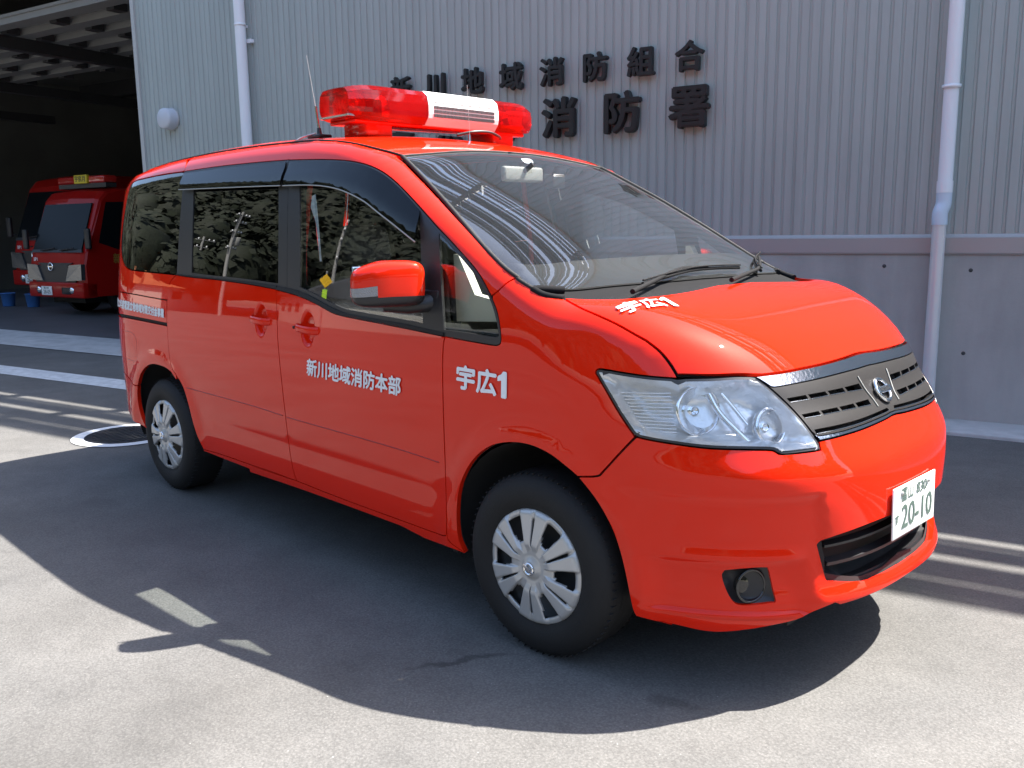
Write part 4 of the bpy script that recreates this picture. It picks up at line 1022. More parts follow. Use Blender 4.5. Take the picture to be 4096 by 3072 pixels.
# ================================================================== SETTING: ground
AL = radians(14.0); WO = np.array([0.0, 3.96, 0.0]); WU = np.array([cos(AL), sin(AL), 0]); WN = np.array([-sin(AL), cos(AL), 0])
def wl_pt(s, y, z=0.0): return tuple(WO+WU*s+WN*y+np.array([0, 0, z]))        # along wall, into building, up
def wall_px(u, v, d=0.0):
    P = on_plane([(u, v)], WO-WN*d, WN)[0]; q = P-WO; return float(q@WU), float(P[2])
def asphalt_mat():
    mt = bpy.data.materials.new('asphalt'); mt.use_nodes = True; n, l = nodes_of(mt); b = n['Principled BSDF']
    tc = n.new('ShaderNodeTexCoord')
    def noise(sc, det=6, rough=.6):
        z = n.new('ShaderNodeTexNoise'); z.inputs['Scale'].default_value = sc; z.inputs['Detail'].default_value = det; z.inputs['Roughness'].default_value = rough
        l.new(tc.outputs['Object'], z.inputs['Vector']); return z
    def rng(src, a, b_, lo, hi):
        m_ = n.new('ShaderNodeMapRange'); m_.inputs[1].default_value = a; m_.inputs[2].default_value = b_; m_.inputs[3].default_value = lo; m_.inputs[4].default_value = hi; l.new(src, m_.inputs[0]); return m_.outputs[0]
    def mul(a, b_):
        m_ = n.new('ShaderNodeMath'); m_.operation = 'MULTIPLY'; l.new(a, m_.inputs[0]); l.new(b_, m_.inputs[1]); return m_.outputs[0]
    big = rng(noise(.55, 4).outputs['Fac'], .3, .7, .78, 1.20); mid = rng(noise(3.2, 9, .72).outputs['Fac'], .28, .72, .82, 1.17); fine = rng(noise(130, 5, .75).outputs['Fac'], .3, .7, .70, 1.30)
    vo = n.new('ShaderNodeTexVoronoi'); vo.inputs['Scale'].default_value = 105; l.new(tc.outputs['Object'], vo.inputs['Vector'])
    st = rng(vo.outputs['Distance'], .15, .75, 1.10, .84)
    k = mul(mul(big, mid), mul(fine, st))
    # warm / cool drift between stones
    ramp = n.new('ShaderNodeValToRGB'); ramp.color_ramp.elements[0].color = (.112, .107, .099, 1); ramp.color_ramp.elements[1].color = (.108, .106, .103, 1)
    l.new(noise(1.3, 3).outputs['Fac'], ramp.inputs[0])
    # pale grit grains
    vg = n.new('ShaderNodeTexVoronoi'); vg.inputs['Scale'].default_value = 52; l.new(tc.outputs['Object'], vg.inputs['Vector'])
    gm = rng(vg.outputs['Distance'], .06, .16, 2.1, 1.0)
    gs = n.new('ShaderNodeSeparateColor'); l.new(vg.outputs['Color'], gs.inputs[0]); pick = rng(gs.outputs[0], .90, .92, 0, 1)
    gx = n.new('ShaderNodeMix'); gx.inputs[2].default_value = 1.0; l.new(pick, gx.inputs[0]); l.new(gm, gx.inputs[3])
    k = mul(k, gx.outputs[0])
    # dark drip stain under the front wheel and small oil spots
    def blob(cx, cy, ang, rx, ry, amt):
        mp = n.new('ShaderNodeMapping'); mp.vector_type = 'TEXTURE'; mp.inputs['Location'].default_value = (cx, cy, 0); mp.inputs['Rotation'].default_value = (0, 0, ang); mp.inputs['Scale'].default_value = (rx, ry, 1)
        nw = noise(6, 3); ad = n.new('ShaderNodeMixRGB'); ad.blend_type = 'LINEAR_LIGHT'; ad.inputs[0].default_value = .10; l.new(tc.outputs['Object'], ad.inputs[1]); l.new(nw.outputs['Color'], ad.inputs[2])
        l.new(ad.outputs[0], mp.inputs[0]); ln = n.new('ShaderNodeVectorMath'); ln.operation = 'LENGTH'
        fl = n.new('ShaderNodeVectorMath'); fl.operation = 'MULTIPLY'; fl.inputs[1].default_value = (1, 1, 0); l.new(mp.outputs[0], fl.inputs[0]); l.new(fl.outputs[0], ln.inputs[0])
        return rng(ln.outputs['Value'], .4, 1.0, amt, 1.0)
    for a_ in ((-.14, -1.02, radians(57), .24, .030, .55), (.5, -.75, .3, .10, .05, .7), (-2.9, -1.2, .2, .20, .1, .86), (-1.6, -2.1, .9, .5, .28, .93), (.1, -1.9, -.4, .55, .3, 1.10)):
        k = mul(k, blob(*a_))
    sc = n.new('ShaderNodeVectorMath'); sc.operation = 'SCALE'; l.new(ramp.outputs[0], sc.inputs[0]); l.new(k, sc.inputs['Scale']); l.new(sc.outputs[0], b.inputs['Base Color'])
    b.inputs['Roughness'].default_value = .82; b.inputs['Specular IOR Level'].default_value = .35
    bp = n.new('ShaderNodeBump'); bp.inputs['Strength'].default_value = .32; bp.inputs['Distance'].default_value = .006
    ad = n.new('ShaderNodeMath'); ad.operation = 'ADD'; l.new(fine, ad.inputs[0]); l.new(st, ad.inputs[1]); l.new(ad.outputs[0], bp.inputs['Height']); l.new(bp.outputs[0], b.inputs['Normal'])
    return mt
ASPH = asphalt_mat()
def quad(name, P, mat, kind='structure', parent=None):
    me = bpy.data.meshes.new(name); me.from_pydata([tuple(p) for p in P], [], [tuple(range(len(P)))]); me.update(); o = link(name, me, mat, parent)
    if kind and not parent: o['kind'] = kind
    return o
quad('asphalt_yard', [(-400, -400, 0), (400, -400, 0), (400, 400, 0), (-400, 400, 0)], ASPH)
CONC = pmat('concrete', (.39, .385, .365), rough=.85, noise=(2.2, .10, 8), bump=(40, .12))
CONCW = pmat('concrete_light', (.46, .46, .45), rough=.8, noise=(5, .13, 8), bump=(60, .2))
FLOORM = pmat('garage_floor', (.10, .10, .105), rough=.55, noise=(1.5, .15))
PAINTW = pmat('road_paint', (.62, .63, .63), rough=.6, noise=(14, .14, 8), bump=(80, .3))
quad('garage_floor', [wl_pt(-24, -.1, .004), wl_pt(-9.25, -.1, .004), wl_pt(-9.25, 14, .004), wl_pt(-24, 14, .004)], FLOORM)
quad('door_threshold', [wl_pt(-24, -.62, .009), wl_pt(-8.2, -.62, .009), wl_pt(-8.2, .45, .009), wl_pt(-24, .45, .009)], CONCW)
quad('painted_line', [wl_pt(-24, -2.12, .005), wl_pt(-5.5, -2.02, .005), wl_pt(-5.5, -1.68, .005), wl_pt(-24, -1.75, .005)], PAINTW)
quad('painted_mark', [wl_pt(-7.62, -1.52, .005), wl_pt(-6.9, -1.50, .005), wl_pt(-6.9, -1.36, .005), wl_pt(-7.50, -1.37, .005)], PAINTW)
kb = MB(); kb.rbox((-9.2, -.46, -.05), (12, -.005, .028), .012)
kerb = kb.build('wall_kerb_strip', CONCW); kerb.location = WO; kerb.rotation_euler = (0, 0, AL); kerb['kind'] = 'structure'
# manhole with white painted ring
mh = empty('manhole_cover', (-4.437, -.449, 0)); tag(mh, 'round dark iron manhole cover ringed with white paint behind rear wheel', 'manhole')
MB().lathe([(.288, .006), (.372, .006)], 64).build('painted_ring', pmat('ring_paint', (.72, .73, .73), rough=.55, noise=(20, .08)), mh)
IRON = pmat('cast_iron', (.022, .022, .026), rough=.5, metal=.4, bump=(60, .3))
MB().lathe([(0, .008), (.272, .008), (.284, .010), (.2875, .002)], 64).build('cover', IRON, mh)
stu = MB()
for i in range(-7, 8):
    for j in range(-7, 8):
        if i*i+j*j < 42: stu.box((i*.036-.011, j*.036-.011, .008), (i*.036+.011, j*.036+.011, .013))
o = stu.build('tread_studs', pmat('worn_iron', (.07, .07, .07), rough=.45, metal=.5), mh); o['kind'] = 'stuff'

# ================================================================== FIRE STATION
fs = empty('fire_station', tuple(WO), AL); tag(fs, 'grey ribbed metal fire station building with concrete base and open bay', 'building')
SIDING = pmat('siding', (.395, .442, .430), rough=.42, metal=.15, spec=.5, noise=(.8, .05))
def streaks(mt, sc, amt):
    n, l = nodes_of(mt); b = n['Principled BSDF']; tc = n.new('ShaderNodeTexCoord'); mp = n.new('ShaderNodeMapping'); mp.inputs['Scale'].default_value = sc
    l.new(tc.outputs['Object'], mp.inputs[0]); z = n.new('ShaderNodeTexNoise'); z.inputs['Scale'].default_value = 1; z.inputs['Detail'].default_value = 7; z.inputs['Roughness'].default_value = .65; l.new(mp.outputs[0], z.inputs['Vector'])
    m_ = n.new('ShaderNodeMapRange'); m_.inputs[1].default_value = .35; m_.inputs[2].default_value = .7; m_.inputs[3].default_value = 1.0; m_.inputs[4].default_value = 1-amt; l.new(z.outputs['Fac'], m_.inputs[0])
    sc_ = n.new('ShaderNodeVectorMath'); sc_.operation = 'SCALE'; src = b.inputs['Base Color'].links[0].from_socket; l.new(src, sc_.inputs[0]); l.new(m_.outputs[0], sc_.inputs['Scale']); l.new(sc_.outputs[0], b.inputs['Base Color'])
streaks(SIDING, (7, 7, .35), .16); streaks(CONC, (2.5, 2.5, .5), .22); streaks(CONCW, (4, 4, 4), .25); streaks(PAINTW, (9, 9, 9), .3)
TRIMM = pmat('siding_trim', (.44, .45, .44), rough=.45, metal=.1)
pitch, S0, S1, ZB, ZT = .080, -9.20, 9.0, 1.335, 5.2
per = 10; sheet = MB(); prof = []
for k in range(per):
    x0 = k*pitch; prof += [(x0, 0), (x0+.052, 0), (x0+.058, .010), (x0+.073, .010), (x0+.080-1e-4, .002)]
prof.append((per*pitch-.0006, 0))
V = [(x, y, z) for z in (ZB+.002, ZT) for x, y in prof]; m_ = len(prof)
sheet.add(V, [(i, i+1, m_+i+1, m_+i) for i in range(m_-1)]); sm = sheet.mesh('siding_sheet'); sm.materials.append(SIDING)
xs = S0
while xs < S1:
    o = bpy.data.objects.new('siding_sheet', sm); COL.objects.link(o); o.parent = fs; o.location = (xs, random.uniform(-.0008, .0008), 0); xs += per*pitch
MB().box((S0-.06, -.025, 0), (S0, .30, ZT)).build('corner_trim', TRIMM, fs)
MB().box((S0, .018, ZB-.2), (S1, .25, ZT)).build('wall_core', DARK, fs)
cbm = MB(); cbm.box((S0-.04, -.012, -.2), (S1, .25, 1.215)); cbm.build('concrete_base', CONC, fs)
fm = MB(); fm.prism([(.0, ZB+.02), (-.016, ZB), (-.026, ZB-.006), (-.026, 1.225), (-.022, 1.212), (0, 1.212)], 0, S0, S1); fm.build('flashing', pmat('flashing', (.36, .362, .355), rough=.4, metal=.2), fs)
for u, v in ((3537,1064),(3883,1081),(3853,1413)):
    s_, z_ = wall_px(u, v, .012)
    MB().lathe([(0, .002), (.013, .0015), (.015, -.004)], 16, frame_at((s_, -.0125, z_), (0, -1, 0))).build('tie_hole', pmat('hole_dark', (.06, .06, .06), rough=.9) if 'hole_dark' not in MATS else MATS['hole_dark'], fs)
MB().box((S0-.06, -.05, ZT), (S1, .3, ZT+.12)).build('coping', TRIMM, fs)
# rooftop louvre screen: the slats that stripe the yard with light
LOUV = pmat('louvre', (.30, .30, .31), rough=.5, metal=.2)
slat_z = [(z_, .080) for z_ in np.arange(5.34, 7.62, .128) if not any(a_-.06 < z_ < b_-.02 for a_, b_ in ((5.90, 6.10), (6.54, 6.76), (7.10, 7.28)))]+[(6.165, .30), (6.79, .26), (7.31, .12), (5.965, .085), (6.61, .09), (7.15, .08)]
for z_, hz_ in slat_z:
    dy_ = 0 if hz_ < .1 else .028
    b_ = MB(); b_.box((-14, .05+dy_, z_), (S1, .07+dy_, z_+hz_)); o = b_.build('louvre_slat', LOUV, fs)
for s_ in np.arange(-13.5, 9, 1.45):
    MB().box((s_, .105, ZT+.125), (s_+.09, .17, 7.62)).build('louvre_post', LOUV, fs)
MB().box((-14, .175, 5.90), (S1, .22, 5.96)).build('louvre_rail', LOUV, fs)
# garage volume
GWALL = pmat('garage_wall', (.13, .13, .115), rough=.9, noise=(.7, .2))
def shell_box(name, lo, hi, mat): MB().box(lo, hi).build(name, mat, fs)
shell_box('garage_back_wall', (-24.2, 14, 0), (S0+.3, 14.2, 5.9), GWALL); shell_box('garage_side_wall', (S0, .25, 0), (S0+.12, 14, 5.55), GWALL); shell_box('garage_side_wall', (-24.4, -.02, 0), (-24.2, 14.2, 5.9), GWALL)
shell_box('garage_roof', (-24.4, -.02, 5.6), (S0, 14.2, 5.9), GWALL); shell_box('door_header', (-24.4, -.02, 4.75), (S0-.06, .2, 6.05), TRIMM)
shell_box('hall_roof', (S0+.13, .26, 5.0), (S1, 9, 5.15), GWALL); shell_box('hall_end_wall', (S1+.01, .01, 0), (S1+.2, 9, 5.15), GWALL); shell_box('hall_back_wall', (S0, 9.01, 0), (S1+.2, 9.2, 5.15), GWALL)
DOORP = pmat('door_panel', (.20, .20, .19), rough=.5, noise=(3, .08)); STEEL = pmat('dark_steel', (.05, .05, .052), rough=.5, metal=.3)
for (a_, b_) in ((-13.22, -9.35), (-17.25, -13.48), (-21.3, -17.5)):
    for k in range(6):
        y0 = .36+k*.53; p_ = MB(); p_.box((a_, y0, 4.42), (b_, y0+.50, 4.46)); p_.box((a_+.01, y0+.02, 4.335), (b_-.01, y0+.24, 4.42)); o = p_.build('overhead_door_panel', DOORP, fs)
        for s_ in (a_+.05, a_+.33*(b_-a_), a_+.66*(b_-a_)): MB().box((s_, y0+.30, 4.32), (s_+.16, y0+.50, 4.42)).build('panel_hinge', STEEL, fs)
    MB().box((a_-.20, .3, 4.16), (a_-.02, 6.5, 4.34)).build('door_track', STEEL, fs)
for s_ in (-12.5, -16.0, -19.5): MB().box((s_, 13.6, 0), (s_+.35, 14, 5.6)).build('steel_column', pmat('column_grey', (.16, .16, .155), rough=.7) if 'column_grey' not in MATS else MATS['column_grey'], fs)
for y_ in (4.5, 9.0): MB().box((-24, y_, 5.2), (S0, y_+.25, 5.6)).build('roof_beam', STEEL, fs)
# downpipes
PIPE = pmat('pipe_white', (.78, .82, .86), rough=.28, coat=.4)
def downpipe(s_up, label, low=None):
    p = empty('downpipe'); p.parent = None; tag(p, label, 'pipe')
    p.location = WO; p.rotation_euler = (0, 0, AL)
    if low is None:
        MB().tube([(s_up, -.10, .03), (s_up, -.10, 5.2)], .058, 20).build('pipe', PIPE, p)
        zs = (2.0, 3.6, 4.9)
    else:
        MB().tube([(s_up, -.10, 1.60), (s_up, -.10, 5.2)], .049, 20).build('pipe', PIPE, p)
        MB().tube(catmull([(s_up, -.10, 1.66), (s_up, -.10, 1.58), (s_up-.004, -.105, 1.545), (low, -.115, 1.50), (low, -.115, 1.42)], 5), .0515, 20).build('pipe_elbow', pmat('pipe_bluish', (.55, .66, .76), rough=.35) if 'pipe_bluish' not in MATS else MATS['pipe_bluish'], p)
        MB().tube([(low, -.115, .03), (low, -.115, 1.46)], .046, 20).build('pipe_lower', pmat('pipe_grey', (.64, .65, .655), rough=.28, metal=.15), p)
        MB().tube([(s_up, -.10, 1.64), (s_up, -.10, 1.72)], .0535, 20).build('collar', PIPE, p)
        zs = (2.35, 4.0)
    for z_ in zs:
        MB().lathe([(.060, -.012), (.062, -.012), (.062, .012), (.060, .012)], 20, Matrix.Translation((s_up, -.10, z_)), closed=True).build('bracket', PIPE, p)
        MB().box((s_up-.008, -.045, z_-.012), (s_up+.008, .01, z_+.012)).build('bracket_arm', PIPE, p)
downpipe(wall_px(972, 300, .10)[0], 'white drainpipe beside the round vent cap on ribbed wall')
downpipe(wall_px(3830, 10, .10)[0], 'pale drainpipe with an elbow above the concrete base', low=wall_px(3752, 975, .115)[0])
s_, z_ = wall_px(1425/2.16, 1025/2.16, .1)
vc = empty('vent_cap', tuple(WO), AL); tag(vc, 'round white vent cap standing out of the ribbed wall', 'vent')
VM = frame_at((s_, 0, z_), (0, -1, 0)); MB().lathe([(0, .135), (.095, .133), (.113, .122), (.118, .108), (.118, .0)], 40, VM).build('hood', pmat('vent_white', (.52, .55, .60), rough=.4), vc)
MB().lathe([(.125, .0), (.132, .012), (.10, .016)], 32, VM).build('flange', TRIMM, vc)
s_, z_ = wall_px(2180/2.16, 360/2.16)
hk = MB(); hk.box((s_-.03, -.05, z_-.02), (s_+.03, -.002, z_+.02)).tube([(s_-.05, -.03, z_+.01), (s_+.05, -.03, z_-.01)], .008, 6)
o = hk.build('wall_hook', PIPE); o.location = WO; o.rotation_euler = (0, 0, AL); tag(o, 'small metal hook on ribbed wall just right of the drainpipe', 'hook')
# raised station lettering
SIGNB = pmat('sign_black', (.012, .012, .013), rough=.45)
sg1 = empty('station_sign', tuple(WO), AL); tag(sg1, 'upper row of small raised black letters on the ribbed wall', 'sign')
sg2 = empty('station_sign', tuple(WO), AL); tag(sg2, 'lower row of large raised black letters on the ribbed wall', 'sign')
def sign_letters(root, chars, s_first, s_last, z0, z1, h):
    n_ = len(chars)
    for i, ch in enumerate(chars):
        t = i/(n_-1); s_ = s_first+(s_last-s_first)*t; zc_ = z0+(z1-z0)*t; mb = MB()
        for k, (dx, dy) in enumerate(((0, 0), (.028, 0), (-.028, 0), (0, .028), (0, -.028), (.02, .02), (-.02, -.02))):
            tv, tf = text_mesh(ch, 1.0, 0.0, extrude=.11-.004*k); P = np.array(tv)
            mb.add([((x+dx)*h*1.04+s_, -.052-z*h*.9, (y+dy)*h*1.04+zc_) for x, y, z in P-np.array([0, .0, 0])], tf)
        mb.build('letter', SIGNB, root)
a1_ = wall_px(1604, 305, .05); b1_ = wall_px(2759, 234, .05); sign_letters(sg1, '新川地域消防組合', a1_[0], b1_[0], b1_[1], b1_[1], .235)
c2_ = wall_px(2240, 470, .05); d2_ = wall_px(2759, 440, .05); stp = (d2_[0]-c2_[0])/2; sign_letters(sg2, '宇奈月消防署', c2_[0]-3*stp, d2_[0], d2_[1], d2_[1], .335)
for o in list(sg1.children)+list(sg2.children): pass

# ================================================================== vehicles and things in the bay
TRED = pmat('truck_red', (.36, .007, .005), rough=.45, coat=.25, spec=.1); TGLASS = pmat('truck_glass', (.008, .010, .012), rough=.1, spec=.05)
def fire_truck(loc, yaw, label, sc=1.0, full=True):
    """small cab-over fire engine; local -y is forward"""
    t = empty('fire_engine', loc, yaw); t.scale = (sc,)*3; tag(t, label, 'fire engine')
    W = .86
    side = [(0, .38), (0, .95), (.06, 1.18), (.42, 2.16), (.55, 2.30), (.80, 2.36), (2.1, 2.38), (2.1, .55), (1.05, .55), (1.05, .38)]
    # cab with a rounded roof edge: loft of side profiles
    V = []; F = []; xs_ = [-W, -W*.97, -W*.85, 0, W*.85, W*.97, W]; ins = [.05, .015, 0, -.02, 0, .015, .05]
    for x_, i_ in zip(xs_, ins):
        for (y_, z_) in side: V.append((x_, y_+i_*(1 if y_ < 1 else -.2), z_-(i_*1.0 if z_ > 2 else 0)))
    k = len(side)
    for i in range(len(xs_)-1):
        for j in range(k): F.append((i*k+j, i*k+(j+1) % k, (i+1)*k+(j+1) % k, (i+1)*k+j))
    F.append(tuple(range(k))); F.append(tuple(range((len(xs_)-1)*k, len(xs_)*k)))
    MB().add(V, F).build('cab', TRED, t)
    a_ = math.atan2(.36, .98)
    def slant(x0, x1, z0, z1, off, mat, name, th=.02):
        f = lambda z: .06+(z-1.18)*.36/.98
        P = [(x0, f(z0)-off, z0), (x1, f(z0)-off, z0), (x1-.03*np.sign(x1), f(z1)-off, z1), (x0-.03*np.sign(x0), f(z1)-off, z1)]
        V = P+[(x, y+th, z) for x, y, z in P]; MB().add(V, [(3,2,1,0),(4,5,6,7),(0,1,5,4),(1,2,6,5),(2,3,7,6),(3,0,4,7)]).build(name, mat, t)
    slant(-.76, .76, 1.24, 2.08, .035, TGLASS, 'windscreen'); slant(-.80, .80, 1.19, 1.245, .04, BLACK, 'wiper_cowl')
    # wipers
    for x0 in (-.45, .15): MB().tube([(x0, .015, 1.23), (x0+.42, .02, 1.27)], .012, 6).build('wiper', BLACK, t)
    for s_ in (-1, 1):
        w_ = MB(); w_.prism([(.34, 1.36), (.55, 2.10), (1.30, 2.12), (1.32, 1.40), (.75, 1.22)], 0, s_*(W+.004), s_*(W-.03)); w_.build('side_window', TGLASS, t)
        MB().box((min(s_*.46, s_*.84), -.03, .70), (max(s_*.46, s_*.84), .03, .92)).build('lamp_surround', BLACK, t)
        h_ = MB(); h_.add([(s_*.36, -.062, .67), (s_*.84, -.055, .69), (s_*.85, -.05, .98), (s_*.50, -.062, .96), (s_*.36, .03, .67), (s_*.84, .03, .69), (s_*.85, .03, .98), (s_*.50, .03, .96)], [(0,1,2,3),(4,5,6,7),(0,1,5,4),(1,2,6,5),(2,3,7,6),(3,0,4,7)]); h_.build('headlight', pmat('truck_lamp', (.16, .165, .17), rough=.2, metal=.7, bump=(30, .15)) if 'truck_lamp' not in MATS else MATS['truck_lamp'], t)
        MB().lathe([(0, .02), (.05, .018), (.06, 0)], 20, frame_at((s_*.52, -.06, .50), (0, -1, 0))).build('fog_lamp', REFL, t)
        MB().rbox((s_*.98-.07, .02, 1.25), (s_*.98+.07, .08, 1.62), .02).build('side_mirror', BLACK, t); MB().tube([(s_*.86, .10, 1.30), (s_*.97, .05, 1.30)], .012, 6).build('mirror_arm', BLACK, t)
        for y_ in (.95, 3.6): MB().lathe([(0, .09), (.16, .10), (.25, .09), (.36, .08), (.38, .03), (.38, -.09)], 32, frame_at((s_*.70, y_, .38), (s_, 0, 0))).build('wheel', RUBBER, t)
    MB().rbox((-W, -.055, .36), (W, .25, .645), .03).build('bumper', TRED, t)
    MB().box((-.62, -.035, .645), (.62, .03, .95)).build('grille', BLACK, t); MB().prism([(-.40, .95), (.40, .95), (.55, 1.0), (-.55, 1.0)], 1, -.03, .03).build('grille_brow', STEEL, t)
    MB().lathe([(.06, .0), (.065, .012), (.075, .012), (.08, 0)], 28, frame_at((-.10, -.045, .93), (0, -1, 0))).build('emblem', CHROME, t); MB().box((-.17, -.055, .923), (-.03, -.04, .937)).build('emblem_bar', CHROME, t)
    MB().rbox((-.42, -.075, .40), (-.09, -.060, .565), .004).build('number_plate', MATS['plate_white'], t)
    pl = MB()
    for body, x_, z_, sz in (('28-05', -.24, .46, .10), ('富山 830', -.255, .535, .042)):
        tv, tf = text_mesh(body, sz, .001); pl.add([(x+x_, -.0775, y+z_) for x, y, z in tv], tf)
    pl.build('plate_lettering', PLG, t)
    for x_ in (-.55, .22, ): MB().rbox((x_, -.062, .43), (x_+.26, -.05, .55), .02).build('bumper_vent', BLACK, t)
    bl = MB(); tv, tf = text_mesh('BP1', .09, .001); bl.add([(x-.62, -.006, y+1.06) for x, y, z in tv], tf); bl.build('cab_lettering', WHITEV, t)
    gp = MB(); tv, tf = text_mesh('新川地域', .20, .003); gp.add([(W+.003, x+1.0, y+1.05) for x, y, z in tv], tf); gp.build('door_lettering', pmat('gold', (.35, .22, .04), rough=.4) if 'gold' not in MATS else MATS['gold'], t)
    # roof light bar with a yellow name panel
    lb = empty('light_bar', parent=t)
    lb.scale = (1, 1, 1) if full else (.7, 1, .8)
    MB().rbox((-.70, .62, 2.46), (-.16, .92, 2.60), .04).build('red_dome', TRED, lb); MB().rbox((.28, .62, 2.46), (.75, .92, 2.60), .04).build('red_dome', pmat('dome_red', (.55, .02, .015), rough=.1, coat=1) if 'dome_red' not in MATS else MATS['dome_red'], lb)
    if full: MB().rbox((-.13, .60, 2.46), (.27, .66, 2.62), .01).build('name_panel', pmat('sign_yellow', (.70, .55, .03), rough=.5, emit=None) if 'sign_yellow' not in MATS else MATS['sign_yellow'], lb)
    ye = MB(); tv, tf = text_mesh('宇奈月' if full else '.', .115, .002); ye.add([(x+.07, .597, y+2.54) for x, y, z in tv], tf); ye.build('panel_lettering', BLACK, lb)
    MB().box((-.72, .66, 2.38), (.76, .88, 2.46)).build('bar_feet', STEEL, lb)
    # equipment body behind the cab
    MB().rbox((-.88, 2.14, .60), (.88, 5.2, 2.25), .03).build('body', TRED, t)
    for k in range(3): MB().box((.882, 2.3+k*.95, .75), (.890, 3.15+k*.95, 2.0)).build('locker_shutter', SILVER, t)
    MB().rbox((-.75, 2.4, 2.26), (.75, 5.1, 2.42), .03).build('roof_rack', SILVER, t)
    MB().box((-.5, .2, .25), (.5, 5.0, .55)).build('chassis', DARK, t)
    return t
PT = np.array([-14.15, 2.66]); LOCX, LOCY = float((PT-WO[:2])@WU[:2]), float((PT-WO[:2])@WN[:2])
fire_truck(wl_pt(LOCX-.86, LOCY+.05), AL, 'small red fire engine with yellow roof sign parked in dark bay', sc=.95)
fire_truck(wl_pt(LOCX-3.68, LOCY+1.45), AL, 'large dark red fire engine cut off at the bay edge beyond buckets', sc=1.12, full=False)
BLUE = pmat('bucket_blue', (.05, .16, .42), rough=.45)
def bucket(loc, label):
    b_ = empty('bucket', loc); tag(b_, label, 'bucket', 'blue buckets on the bay floor')
    MB().lathe([(0, .004), (.105, .004), (.112, .012), (.140, .26), (.150, .262), (.150, .275), (.136, .275), (.108, .02), (0, .018)], 32).build('pail', BLUE, b_)
    MB().tube([(.145*cos(a), .02, .262+.0*a-.06*sin(a)) for a in np.linspace(0, pi, 12)], .004, 6).build('handle', SILVER, b_)
g1 = on_plane([(135, 1229)], (0, 0, .0), (0, 0, 1))[0]; g2 = on_plane([(37, 1226)], (0, 0, 0), (0, 0, 1))[0]
bucket((g1[0], g1[1], .004), 'blue plastic bucket standing right beside the small fire engine bumper')
bucket((g2[0], g2[1], .004), 'blue plastic bucket farther from small fire engine, beside the large engine')
def storage(loc, dims, label, name):
    c = empty(name, loc, AL); tag(c, label, 'cabinet'); w, d, h = dims
    MB().box((-w/2, 0, 0), (w/2, d, h)).build('carcass', pmat('cabinet_grey', (.22, .23, .22), rough=.5) if 'cabinet_grey' not in MATS else MATS['cabinet_grey'], c)
    for k in (0, 1): MB().box((-w/2+.02+k*w/2, -.015, .04), (-.02+k*w/2, -.002, h-.04)).build('door', MATS['cabinet_grey'], c)
    MB().box((-.05, -.03, h*.5), (-.03, -.015, h*.62)).build('handle', STEEL, c)
storage(wl_pt(-15.6, 13.0), (1.6, .5, 2.9), 'tall pale grey cabinet against the back wall of bay', 'storage_cabinet')
storage(wl_pt(-11.2, 13.0), (2.6, .5, 2.5), 'wide grey cabinet at the back corner of the bay', 'storage_cabinet')
# ================================================================== ACROSS THE YARD (mirrored in glass and paint)
def hill_h(x, y):
    """wooded ridge on the far side of the road"""
    r = math.hypot(x-0, y+0); a = atan2(y, x)
    k = 1/(1+math.exp(-(r-78)/9.0)); ridge = 46+13*sin(a*3.1+.6)+8*sin(a*7.3+2)+4*sin(a*13)
    return ridge*k*(.55+.45*min(1, max(0, (r-70)/80)))
LEAFS = bpy.data.materials.new('forest_leaf'); LEAFS.use_nodes = True; n, l = nodes_of(LEAFS); b = n['Principled BSDF']; b.inputs['Roughness'].default_value = .75
oi = n.new('ShaderNodeTexCoord'); nz = n.new('ShaderNodeTexNoise'); nz.inputs['Scale'].default_value = .8; nz.inputs['Detail'].default_value = 8; nz.inputs['Roughness'].default_value = .75; l.new(oi.outputs['Object'], nz.inputs['Vector'])
rp = n.new('ShaderNodeValToRGB'); rp.color_ramp.elements[0].position = .3; rp.color_ramp.elements[0].color = (.0055, .009, .003, 1); rp.color_ramp.elements[1].position = .7; rp.color_ramp.elements[1].color = (.012, .018, .0045, 1); l.new(nz.outputs['Fac'], rp.inputs[0]); l.new(rp.outputs[0], b.inputs['Base Color'])
bpn = n.new('ShaderNodeBump'); bpn.inputs['Strength'].default_value = .25; bpn.inputs['Distance'].default_value = 1.2; l.new(nz.outputs['Fac'], bpn.inputs['Height']); l.new(bpn.outputs[0], b.inputs['Normal'])
A0, A1 = radians(150), radians(395)
na, nr = 120, 26; V = []; F = []
for i in range(nr):
    r = 58+i*6.0
    for j in range(na+1):
        a_ = A0+(A1-A0)*j/na; x, y = r*cos(a_), r*sin(a_); V.append((x, y, hill_h(x, y)-.3))
for i in range(nr-1):
    for j in range(na): F.append((i*(na+1)+j, i*(na+1)+j+1, (i+1)*(na+1)+j+1, (i+1)*(na+1)+j))
hill = MB().add(V, F, True).build('hillside', pmat('hill_ground', (.03, .04, .015), rough=.9)); hill['kind'] = 'structure'
# tree canopy on the hill: thousands of crowns reading as one wood
nc, nl = 6500, 62
ca = np.where(RNG.uniform(0, 1, nc) < .62, RNG.uniform(radians(168), radians(262), nc), RNG.uniform(A0, A1, nc)); cr_ = 57+RNG.uniform(0, 1, nc)**.85*105; cx_, cy_ = cr_*np.cos(ca), cr_*np.sin(ca); cs_ = RNG.uniform(1.5, 3.4, nc)
cz_ = np.array([hill_h(x, y) for x, y in zip(cx_, cy_)])+cs_*.8; ch_ = RNG.uniform(.9, 1.7, nc)
dv_ = RNG.normal(0, 1, (nc, nl, 3)); dv_ /= np.linalg.norm(dv_, axis=2, keepdims=True); dv_[..., 2] = np.where(dv_[..., 2] < -.3, -dv_[..., 2], dv_[..., 2])
rad = (cs_[:, None]*RNG.uniform(.55, 1.08, (nc, nl)))[..., None]*np.stack([np.ones(nc), np.ones(nc), ch_], 1)[:, None, :]
